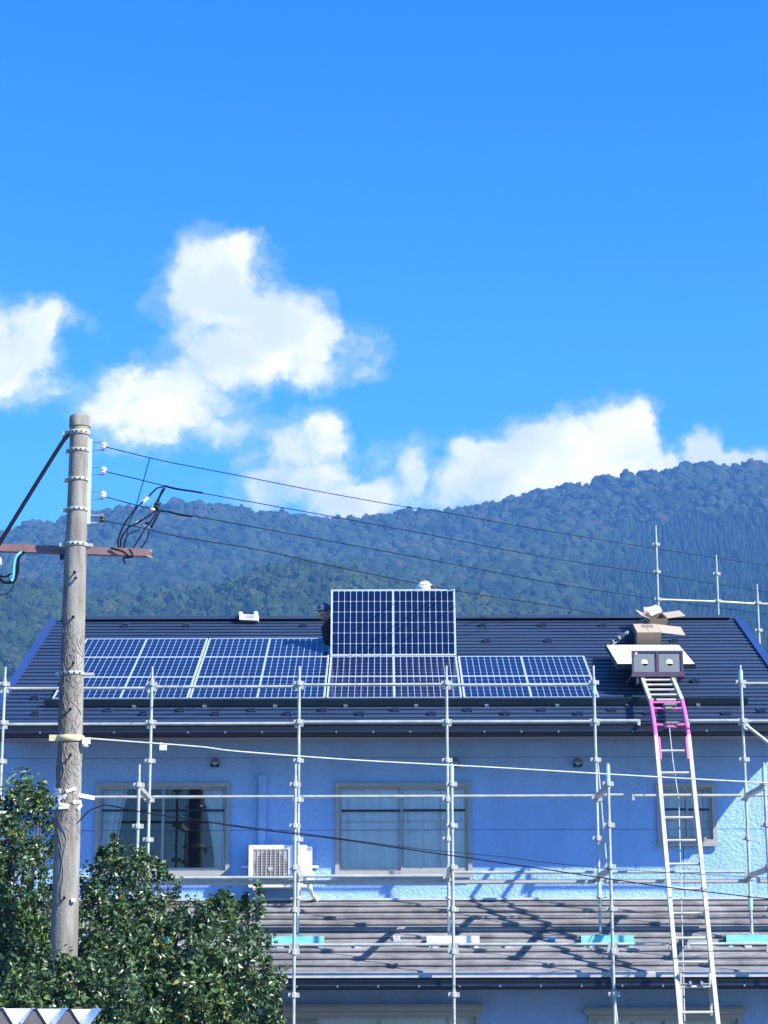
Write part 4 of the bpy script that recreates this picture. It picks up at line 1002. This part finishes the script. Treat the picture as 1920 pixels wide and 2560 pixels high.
# ================================================================ TREES
def tree(label,blobs,base,seed,name='evergreen_tree',lpd=1.0,sprigs=()):
    rs=np.random.RandomState(seed)
    t=empty(name,base,label,'tree')
    C=[]
    for (x,y,r,Y) in blobs:
        c=at(x,y,Y); C.append((c,r/F*Y))
    # trunk and limbs
    b=Vector(base); tr=MB(); hub=b.lerp(sum((c for c,_ in C),Vector())/len(C),.45)
    tr.tube(spline([b,b.lerp(hub,.5)+Vector((.06,.03,0)),hub],5),[.085-.045*i/10 for i in range(11)],8)
    for c,r in C:
        m_=hub.lerp(c,.5)+Vector((rs.uniform(-.1,.1),rs.uniform(-.1,.1),rs.uniform(.0,.15)))
        P=spline([hub,m_,c],5); tr.tube(P,[.034-.027*i/(len(P)-1) for i in range(len(P))],6)
        for k in range(4):
            d=Vector((rs.normal(),rs.normal(),rs.normal()+.6)).normalized(); tr.tube([c-d*.05,c+d*r*.85],[.008,.003],4)
    tr.build('trunk','bark',t)
    pts=[];nor=[]
    for c,r in C:
        n=int(lpd*2900*r*r/.09*.30)
        # each blob is made of sprays: short twigs carrying leaves
        ns=max(6,int(n/16))
        for s_ in range(ns):
            d=rs.normal(size=3); d/=np.linalg.norm(d)
            rad=r*(rs.uniform(.25,1.0)**.45)*(1+.55*noise.noise(Vector(d*2.6)+c*3))
            o_=np.array(c)+d*rad*np.array([1,1,1.02]); tw=d*.6+np.array([0,0,.75])+rs.normal(size=3)*.35; tw/=np.linalg.norm(tw); ln=rs.uniform(.08,.30)
            for k in range(16):
                p=o_+tw*ln*(k/16-.4)+rs.normal(size=3)*.022
                pts.append(p); nn=rs.normal(size=3)*.8+d*.5+np.array([0,0,.5]); nor.append(nn/np.linalg.norm(nn))
    for (x,y0,y1,Y) in sprigs:
        a=at(x,y0,Y); q=at(x+rs.uniform(-8,8),y1,Y)
        for k in range(90):
            tt_=rs.uniform(); p=np.array(a.lerp(q,tt_))+rs.normal(size=3)*np.array([.028,.028,.015])*(1.15-.6*tt_); pts.append(p); nn=rs.normal(size=3)+np.array([0,-.3,.4]); nor.append(nn/np.linalg.norm(nn))
    P=np.array(pts); Nn=np.array(nor); n=len(P)
    ref=rs.normal(size=(n,3)); U=np.cross(Nn,ref); U/=np.linalg.norm(U,axis=1)[:,None]; W=np.cross(Nn,U)
    L_=rs.uniform(.021,.042,size=(n,1)); Wd=L_*rs.uniform(.42,.6,size=(n,1)); fold=Nn*L_*rs.uniform(.15,.5,size=(n,1))
    base_=P-U*L_; tip=P+U*L_-fold*.5; l=P-W*Wd+fold*.5; r_=P+W*Wd+fold*.5
    V=np.stack([base_,l,tip,r_,P-fold*.15+U*L_*.1],1).reshape(-1,3)
    i=np.arange(n)*5
    # leaf = 2 quads? four triangles round the midrib
    T=np.stack([np.stack([i,i+4,i+1],1),np.stack([i+1,i+4,i+2],1),np.stack([i,i+3,i+4],1),np.stack([i+4,i+3,i+2],1)],1)
    yel=rs.uniform(size=n)
    yn=np.array([noise.noise(Vector(p)*2.3) for p in P]); isY=(yel<.02)|((yn>.33)&(yel<.35))
    off_=np.array(base)
    for nm,msk,mt in(('crown',~isY,'leaf'),('yellow_leaves',isY,'leafy')):
        idx=np.where(msk)[0]; VV=V.reshape(n,5,3)[idx].reshape(-1,3)-off_; k=np.arange(len(idx))*5
        TT=np.stack([np.stack([k,k+4,k+1],1),np.stack([k+1,k+4,k+2],1),np.stack([k,k+3,k+4],1),np.stack([k+4,k+3,k+2],1)],1).reshape(-1,3)
        o=npmesh(nm,VV,TT,M[mt],False); o.parent=t
        if nm!='crown': o['kind']='stuff'
    return t
tb=lambda x,Y: Vector((at(x,2500,Y).x,Y,GZ))
A1=[(45,2010,62,21.3),(112,2030,50,21.5),(20,2100,80,21.2),(118,2120,42,21.4),(-60,2060,90,21.3),(30,2200,95,21.0),(125,2225,48,21.4),(10,2320,110,20.9),(100,2350,70,21.1),(-80,2260,130,21.0),(40,2450,120,20.7),(-60,2450,140,20.8),(60,1965,26,21.3),(100,1985,24,21.4),(120,2420,80,21),(40,2560,120,20.7),(0,2640,140,20.8)]
tree('tall dark green leafy tree at the left edge, behind the concrete pole',A1,tb(20,21),11)
B1=[(300,2165,48,21.2),(245,2195,50,21.3),(350,2190,44,21.1),(400,2185,26,21.2),(290,2130,26,21.2),(232,2260,55,21.2),(300,2260,62,21.0),(375,2275,52,21.0),(420,2225,30,21.1),(340,2330,80,20.8),(260,2350,80,20.9),(400,2370,70,20.8),(300,2430,100,20.6),(452,2300,45,20.9),(500,2310,42,20.8),(420,2460,90,20.7),(220,2470,80,20.8),(340,2540,110,20.5),(440,2560,100,20.6),(230,2570,100,20.6)]
tree('rounded dark green tree just right of the concrete pole, top at window height',B1,tb(310,20.9),12,sprigs=((404,2190,2155,21.2),(352,2160,2120,21.1),(285,2130,2085,21.2),(250,2150,2120,21.3)))
C1=[(470,2310,34,20.7),(555,2275,32,20.7),(600,2310,42,20.7),(520,2340,55,20.6),(470,2390,60,20.5),(570,2390,75,20.4),(640,2370,38,20.6),(560,2460,80,20.3),(650,2450,50,20.4),(500,2480,90,20.2),(690,2470,26,20.5),(640,2520,60,20.3),(560,2560,100,20.2),(470,2560,100,20.2),(680,2560,45,20.3)]
tree('yellowish green tree with upright sprigs in front of the lower roof',C1,tb(560,20.3),13,sprigs=((650,2290,2205,20.6),(638,2350,2270,20.6),(610,2280,2235,20.7),(548,2260,2225,20.7),(665,2440,2390,20.5),(700,2470,2440,20.5),(575,2270,2230,20.7),(530,2300,2250,20.7)))
D1=[(60,2480,60,19.5),(125,2450,55,19.4),(230,2440,50,19.4),(275,2480,60,19.3),(200,2505,45,19.3),(110,2520,70,19.2),(20,2540,70,19.3),(210,2560,70,19.2),(320,2540,70,19.2),(60,2620,100,19.2),(200,2640,90,19.2),(160,2470,20,19.3)]
tree('low leafy bush in front of the foot of the concrete pole',D1,tb(180,19.2),14,name='evergreen_bush',sprigs=((150,2430,2385,19.3),(175,2420,2395,19.3),(200,2425,2400,19.3)))
# dry twig above the left tree
tw=MB().tube(spline([at(20,1950,21.3),at(40,1935,21.3),at(58,1929,21.3),at(72,1930,21.3)],6),.006,5).build('dry_twig','cablel',loc=at(20,1950,21.3)); tag(tw,'bare curved twig sticking up above the left tree','twig')
# ================================================================ WORKERS
def person(loc_feet,label,pose,cloth,hat,seed=0):
    root=empty('person',loc_feet,label,'person')
    def cap(mb,p,q,r0,r1,n=12,k=6):
        p=Vector(p);q=Vector(q); pts=[p.lerp(q,i/k) for i in range(k+1)]; mb.tube(pts,[r0+(r1-r0)*i/k for i in range(k+1)],n)
        mb.ell(p,(r0,r0,r0),n,8); mb.ell(q,(r1,r1,r1),n,8)
    def remesh(o,vox,it=3):
        m=o.modifiers.new('r','REMESH'); m.mode='VOXEL'; m.voxel_size=vox; m.use_smooth_shade=True
        s=o.modifiers.new('s','SMOOTH'); s.iterations=it; s.factor=.5
    J=pose; b=MB()
    hd=J['head']; hn=J['face']; hn=Vector(hn).normalized(); upv=Vector(J.get('hup',(0,0,1))).normalized(); sd=hn.cross(upv).normalized(); upv=sd.cross(hn)
    Rm=Matrix(((sd.x,hn.x,upv.x),(sd.y,hn.y,upv.y),(sd.z,hn.z,upv.z)))
    H=lambda x,y,z: Vector(hd)+Rm@Vector((x,y,z))
    b.ell(H(0,0,.02),(.075,.092,.095),18,12,Rm).ell(H(0,.02,-.055),(.055,.06,.06),14,9,Rm)   # skull, jaw
    b.ell(H(0,.097,-.015),(.011,.016,.022),8,6,Rm)                                          # nose
    for s in(-1,1): b.ell(H(s*.077,-.005,-.005),(.012,.02,.03),8,6,Rm); b.ell(H(s*.03,.078,-.042),(.02,.014,.014),8,6,Rm); b.ell(H(s*.032,.080,.025),(.026,.012,.008),8,6,Rm)
    b.ell(H(0,.083,-.058),(.024,.010,.008),8,6,Rm); b.ell(H(0,.07,-.088),(.025,.022,.018),8,6,Rm)
    cap(b,H(0,-.02,-.07),J['neck'],.052,.058)
    cap(b,J['neck'],J['chest'],.075,.13); cap(b,J['chest'],J['pelvis'],.13,.13)
    for s in('l','r'):
        cap(b,J['sh'+s],J['el'+s],.047,.038); cap(b,J['el'+s],J['wr'+s],.036,.026); cap(b,J['neck'],J['sh'+s],.06,.052)
        cap(b,J['hip'+s],J['kn'+s],.082,.056); cap(b,J['kn'+s],J['an'+s],.052,.038)
        w=Vector(J['wr'+s]); d=Vector(J['hand'+s]).normalized(); side=d.cross(Vector((0,-1,0))); side=side.normalized() if side.length>.1 else Vector((1,0,0)); nr=side.cross(d).normalized()
        for k in(-1.5,-.5,.5,1.5): cap(b,w+d*.01+side*k*.012,w+d*.085+side*k*.019,.014,.0105,8,3)
        for k,ln in((-1.5,.062),(-.5,.078),(.5,.072),(1.5,.058)):
            a=w+d*.087+side*k*.021; m1=a+d*ln*.45+nr*.008; m2=m1+d*ln*.3+nr*.02; m3=m2+d*ln*.16+nr*.02
            cap(b,a,m1,.0095,.009,8,3); cap(b,m1,m2,.0088,.0082,8,2); cap(b,m2,m3,.008,.0072,8,2)
        t0=w+d*.03+side*.028; cap(b,t0,t0+d*.03+side*.028+nr*.015,.013,.011,8,3); cap(b,t0+d*.03+side*.028+nr*.015,t0+d*.058+side*.036+nr*.03,.0105,.009,8,2)
    o=b.build('body','skin',root); remesh(o,.0062,2)
    e=MB()
    for s in(-1,1): e.ell(H(s*.031,.085,.008),(.013,.010,.009),10,7,Rm)
    e.build('eyes','paper',root)
    j=MB(); cap(j,Vector(J['neck'])-Vector((0,0,.02)),J['chest'],.095,.158); cap(j,J['chest'],J['pelvis'],.158,.155)
    for s in('l','r'): cap(j,J['neck'],J['sh'+s],.08,.075); cap(j,J['sh'+s],J['el'+s],.07,.056); cap(j,J['el'+s],Vector(J['el'+s]).lerp(Vector(J['wr'+s]),.9),.055,.038)
    o=j.build('jacket',cloth[0],root); remesh(o,.012,4)
    t=MB(); cap(t,Vector(J['pelvis'])+Vector((0,0,.02)),J['pelvis'],.15,.165)
    for s in('l','r'): cap(t,J['hip'+s],J['kn'+s],.105,.078); cap(t,J['kn'+s],J['an'+s],.075,.062)
    o=t.build('trousers',cloth[1],root); remesh(o,.012,4)
    for s in('l','r'):
        a=Vector(J['an'+s]); q=MB(); cap(q,a,a+Vector((0,0,-.06)),.05,.05); cap(q,a+Vector((0,0,-.06)),a+Vector(J['toe'])*.17+Vector((0,0,-.075)),.048,.04); o=q.build('boot','boot',root); remesh(o,.01,2)
    # hair and hat
    h=MB().ell(H(0,-.012,.03),(.082,.095,.092),18,12,Rm); h.v=[v if (Rm.transposed()@(v-Vector(hd))).y<.05 or (Rm.transposed()@(v-Vector(hd))).z>.07 else Vector(hd)+(v-Vector(hd))*.8 for v in h.v]; h.build('hair','lump',root)
    if hat=='cap':
        c=MB().ell(H(0,-.005,.055),(.093,.107,.082),20,12,Rm).ell(H(0,.11,.05),(.07,.075,.010),16,6,Rm); c.build('cap','capb',root)
        MB().ell(H(0,-.005,.055),(.094,.108,.012),20,6,Rm).build('cap_band','lump',root)
    else:
        c=MB().lathe(H(0,0,.03),[(.135,0),(.132,.012),(.115,.02),(.112,.05),(.098,.09),(.07,.118),(.03,.130),(.004,.132)],24,upv); c.build('helmet','hatw',root)
        MB().tube([H(-.08,.02,.03),H(-.07,.05,-.05),H(0,.06,-.105),H(.07,.05,-.05),H(.08,.02,.03)],.006,6).build('chin_strap','lump',root)
    return root
# worker in a blue cap, crouching at the left edge of the upright panel
def rz(Y): return roofz(Y)+.015
hA=at(811,1531,29.05); fy=29.45
fA=Vector((hA.x+.33,fy,rz(fy)))
poseA=dict(head=hA,face=(-.55,-.75,-.25),neck=hA+Vector((.10,.06,-.12)),chest=hA+Vector((.24,.22,-.26)),pelvis=fA+Vector((.12,.12,.34)),
 shl=hA+Vector((.02,.12,-.22)),shr=hA+Vector((.34,.05,-.19)),ell=hA+Vector((.04,-.08,-.43)),elr=hA+Vector((.42,-.16,-.30)),
 wrl=Vector((bl.x+.06,28.98,bl.z+.22)),wrr=Vector((bl.x+.42,29.0,bl.z+.45)),handl=(-.3,-.05,-.6),handr=(0,-.02,.9),
 hipl=fA+Vector((.02,.10,.30)),hipr=fA+Vector((.22,.12,.30)),knl=fA+Vector((-.06,-.22,.42)),knr=fA+Vector((.30,-.24,.40)),anl=fA+Vector((-.05,.06,.09)),anr=fA+Vector((.28,.06,.09)),toe=(-.1,-.9,-.38))
person(fA,'person in a blue cap and dark jacket crouching left of the upright panel',poseA,('redb','jean'),'cap')
hB=at(1064,1477,29.15); fy=29.5; fB=Vector((hB.x+.1,fy,rz(fy)))
poseB=dict(head=hB+Vector((0,0,-.02)),face=(-.45,-.6,-.5),hup=(-.1,-.15,1),neck=hB+Vector((.03,.09,-.17)),chest=hB+Vector((.08,.2,-.36)),pelvis=fB+Vector((.05,.12,.5)),
 shl=hB+Vector((-.17,.13,-.24)),shr=hB+Vector((.22,.12,-.22)),ell=hB+Vector((-.30,-.06,-.40)),elr=hB+Vector((.26,-.08,-.32)),
 wrl=hB+Vector((-.22,-.10,-.30)),wrr=at(1084,1488,29.03),handl=(.1,-.02,.9),handr=(-.1,-.35,.85),
 hipl=fB+Vector((-.06,.10,.46)),hipr=fB+Vector((.15,.10,.46)),knl=fB+Vector((-.14,-.2,.44)),knr=fB+Vector((.22,-.2,.44)),anl=fB+Vector((-.12,.05,.09)),anr=fB+Vector((.2,.05,.09)),toe=(0,-.9,-.4))
person(fB,'person in a white helmet bent down behind the top of the upright panel',poseB,('shirt','jean'),'helmet')
gq=at(1085,1471,28.82); 
gl=MB().ell(gq,(.055,.035,.02),12,8)
# ================================================================ LIGHT AND SKY
sv=Vector((1.5,-1,1.4)).normalized()          # towards the sun
sun=bpy.data.lights.new('sun','SUN'); sun.energy=5.0; sun.angle=math.radians(.53); sun.color=(1,.955,.88)
so_=bpy.data.objects.new('sun',sun); COL.objects.link(so_); so_.rotation_euler=sv.to_track_quat('Z','Y').to_euler(); so_.location=(30,-20,40)
W=bpy.data.worlds.new('World'); S.world=W; W.use_nodes=True; nt=W.node_tree; nt.nodes.clear(); N=nt.nodes; L=nt.links
out=N.new('ShaderNodeOutputWorld'); bg_=N.new('ShaderNodeBackground'); bg_.inputs[1].default_value=.076; L.new(bg_.outputs[0],out.inputs[0])
sky=N.new('ShaderNodeTexSky'); sky.sky_type='NISHITA'; sky.sun_disc=False; sky.sun_elevation=math.asin(sv.z); sky.sun_rotation=math.atan2(sv.x,sv.y); sky.altitude=300; sky.air_density=1; sky.dust_density=.3; sky.ozone_density=3
tint=N.new('ShaderNodeMix'); tint.data_type='RGBA'; tint.blend_type='MULTIPLY'; tint.inputs[0].default_value=1; tint.inputs[7].default_value=(.14,.88,1.95,1)
L.new(sky.outputs[0],tint.inputs[6])
tc=N.new('ShaderNodeTexCoord'); sp=N.new('ShaderNodeSeparateXYZ'); L.new(tc.outputs['Generated'],sp.inputs[0])
def mth(o,a,b=None,c=None,cl=False):
    n=N.new('ShaderNodeMath'); n.operation=o; n.use_clamp=cl
    for i,v in enumerate((a,b,c)):
        if v is None: continue
        if isinstance(v,(int,float)): n.inputs[i].default_value=v
        else: L.new(v,n.inputs[i])
    return n.outputs[0]
yy=mth('MAXIMUM',sp.outputs[1],.02); u=mth('DIVIDE',sp.outputs[0],yy); v=mth('DIVIDE',sp.outputs[2],yy)
hr=N.new('ShaderNodeMapRange'); hr.interpolation_type='SMOOTHSTEP'; hr.inputs['From Min'].default_value=.16; hr.inputs['From Max'].default_value=.52; L.new(sp.outputs[2],hr.inputs[0])
tm=N.new('ShaderNodeMix'); tm.data_type='RGBA'; tm.inputs[6].default_value=(.44,1.34,2.3,1); tm.inputs[7].default_value=(.06,.94,2.05,1); L.new(hr.outputs[0],tm.inputs[0]); h2=N.new('ShaderNodeMapRange'); h2.interpolation_type='SMOOTHSTEP'; h2.inputs['From Min'].default_value=.10; h2.inputs['From Max'].default_value=.21; L.new(sp.outputs[2],h2.inputs[0])
tl_=N.new('ShaderNodeMix'); tl_.data_type='RGBA'; tl_.inputs[6].default_value=(.42,.80,1.35,1); L.new(h2.outputs[0],tl_.inputs[0]); L.new(tm.outputs[2],tl_.inputs[7]); L.new(tl_.outputs[2],tint.inputs[7])
cb=N.new('ShaderNodeCombineXYZ'); L.new(u,cb.inputs[0]); L.new(v,cb.inputs[1])
def noi(scale,det,rough,vec,col=False,w=0):
    n=N.new('ShaderNodeTexNoise'); n.inputs['Scale'].default_value=scale; n.inputs['Detail'].default_value=det; n.inputs['Roughness'].default_value=rough; L.new(vec,n.inputs[0])
    return n.outputs['Color'] if col else n.outputs['Fac']
def vm(o,a,b=None):
    n=N.new('ShaderNodeVectorMath'); n.operation=o
    for i,x in enumerate((a,b)):
        if x is None: continue
        if isinstance(x,tuple): n.inputs[i].default_value=x
        else: L.new(x,n.inputs[i])
    return n
w1=vm('MULTIPLY',vm('SUBTRACT',noi(22,5,.55,cb.outputs[0],True),(.5,.5,.5)).outputs[0],(.030,.030,0)).outputs[0]
w2=vm('MULTIPLY',vm('SUBTRACT',noi(95,4,.6,cb.outputs[0],True),(.5,.5,.5)).outputs[0],(.009,.009,0)).outputs[0]
P_=vm('ADD',vm('ADD',cb.outputs[0],w1).outputs[0],w2).outputs[0]
# clouds: soft lobes given by direction (tan azimuth, tan elevation), weight = how dense
CL=[(545,730,125,115,1),(480,690,70,75,1),(570,660,85,55,1),(640,790,120,80,1),(700,830,110,90,1),(790,850,75,75,.95),(600,900,150,75,.95),(740,930,110,50,.75),(895,860,60,55,.55),(925,900,30,50,.4),(365,755,20,26,.3),(470,850,60,60,.6),
(400,1000,150,90,.85),(330,1020,120,70,.8),(470,960,95,75,.75),(390,1090,100,50,.7),(230,1010,90,35,.4),
(20,880,115,100,.9),(-40,930,120,90,.85),(60,800,110,60,.7),(150,810,60,50,.45),(215,825,60,26,.3),(100,980,110,50,.5),(-60,840,120,100,.9),
(560,1085,70,45,.62),(640,1120,90,55,.45),(815,1085,70,60,.75),(760,1150,110,85,.6),(700,1230,110,60,.6),(870,1250,110,52,1),(800,1200,90,60,.8),
(945,1130,45,34,.45),(1040,1190,60,65,.55),(990,1250,110,50,.45),
(1190,1150,55,50,1),(1250,1140,80,50,1),(1350,1110,100,55,1),(1440,1095,90,65,1),(1540,1070,80,75,1),(1590,1050,55,55,1),(1610,1100,50,60,1),(1250,1220,150,70,1),(1450,1190,200,80,1),(1640,1150,70,40,.8),(1130,1250,80,50,.6),
(1760,1130,40,40,1),(1800,1160,80,32,1),(1870,1160,60,24,.8),(1700,1180,80,30,.8)]
acc=None
for x,y,rx,ry,wt in CL:
    d=ray(x,y); sc=(F/rx,F/ry,0)
    q=vm('MULTIPLY',vm('SUBTRACT',P_,(d.x,d.z,0)).outputs[0],sc); ln=vm('LENGTH',q.outputs[0]).outputs['Value']
    f=mth('MULTIPLY_ADD',ln,-wt*1.0,wt*1.62)      # wt*(1.35-.92 r)
    f=mth('MINIMUM',f,wt)
    acc=f if acc is None else mth('SMOOTH_MAX',acc,f,.16)
det=mth('ADD',mth('MULTIPLY',mth('SUBTRACT',noi(30,8,.66,P_),.5),1.5),mth('MULTIPLY',mth('SUBTRACT',noi(150,5,.65,P_),.5),.35))
den=mth('ADD',acc,det)
al=N.new('ShaderNodeMapRange'); al.interpolation_type='SMOOTHSTEP'; al.inputs['From Min'].default_value=.16; al.inputs['From Max'].default_value=.90; L.new(den,al.inputs[0])
veil=N.new('ShaderNodeMapRange'); veil.interpolation_type='SMOOTHSTEP'; veil.inputs['From Min'].default_value=-.05; veil.inputs['From Max'].default_value=.5; veil.inputs['To Max'].default_value=.24
L.new(mth('ADD',acc,mth('MULTIPLY',det,1.3)),veil.inputs[0]); alpha=mth('MAXIMUM',al.outputs[0],veil.outputs[0])
shade=N.new('ShaderNodeMapRange'); shade.inputs['From Min'].default_value=.40; shade.inputs['From Max'].default_value=.60
L.new(noi(13,4,.5,P_),shade.inputs[0])
cc=N.new('ShaderNodeMix'); cc.data_type='RGBA'; cc.inputs[6].default_value=(6.6,7.1,10.4,1); cc.inputs[7].default_value=(10.6,9.9,11.4,1); L.new(shade.outputs[0],cc.inputs[0])
fm=N.new('ShaderNodeMix'); fm.data_type='RGBA'; L.new(mth('MULTIPLY',alpha,.97),fm.inputs[0]); L.new(tint.outputs[2],fm.inputs[6]); L.new(cc.outputs[2],fm.inputs[7])
L.new(fm.outputs[2],bg_.inputs[0])
W.cycles.sampling_method='MANUAL'; W.cycles.sample_map_resolution=1024
S.render.engine='CYCLES'
S.cycles.max_bounces=7; S.cycles.transparent_max_bounces=10; S.cycles.volume_bounces=0
S.view_settings.view_transform='Standard'; S.view_settings.look='None'; S.view_settings.exposure=1.05; S.view_settings.gamma=1
S.render.resolution_x=768; S.render.resolution_y=1024
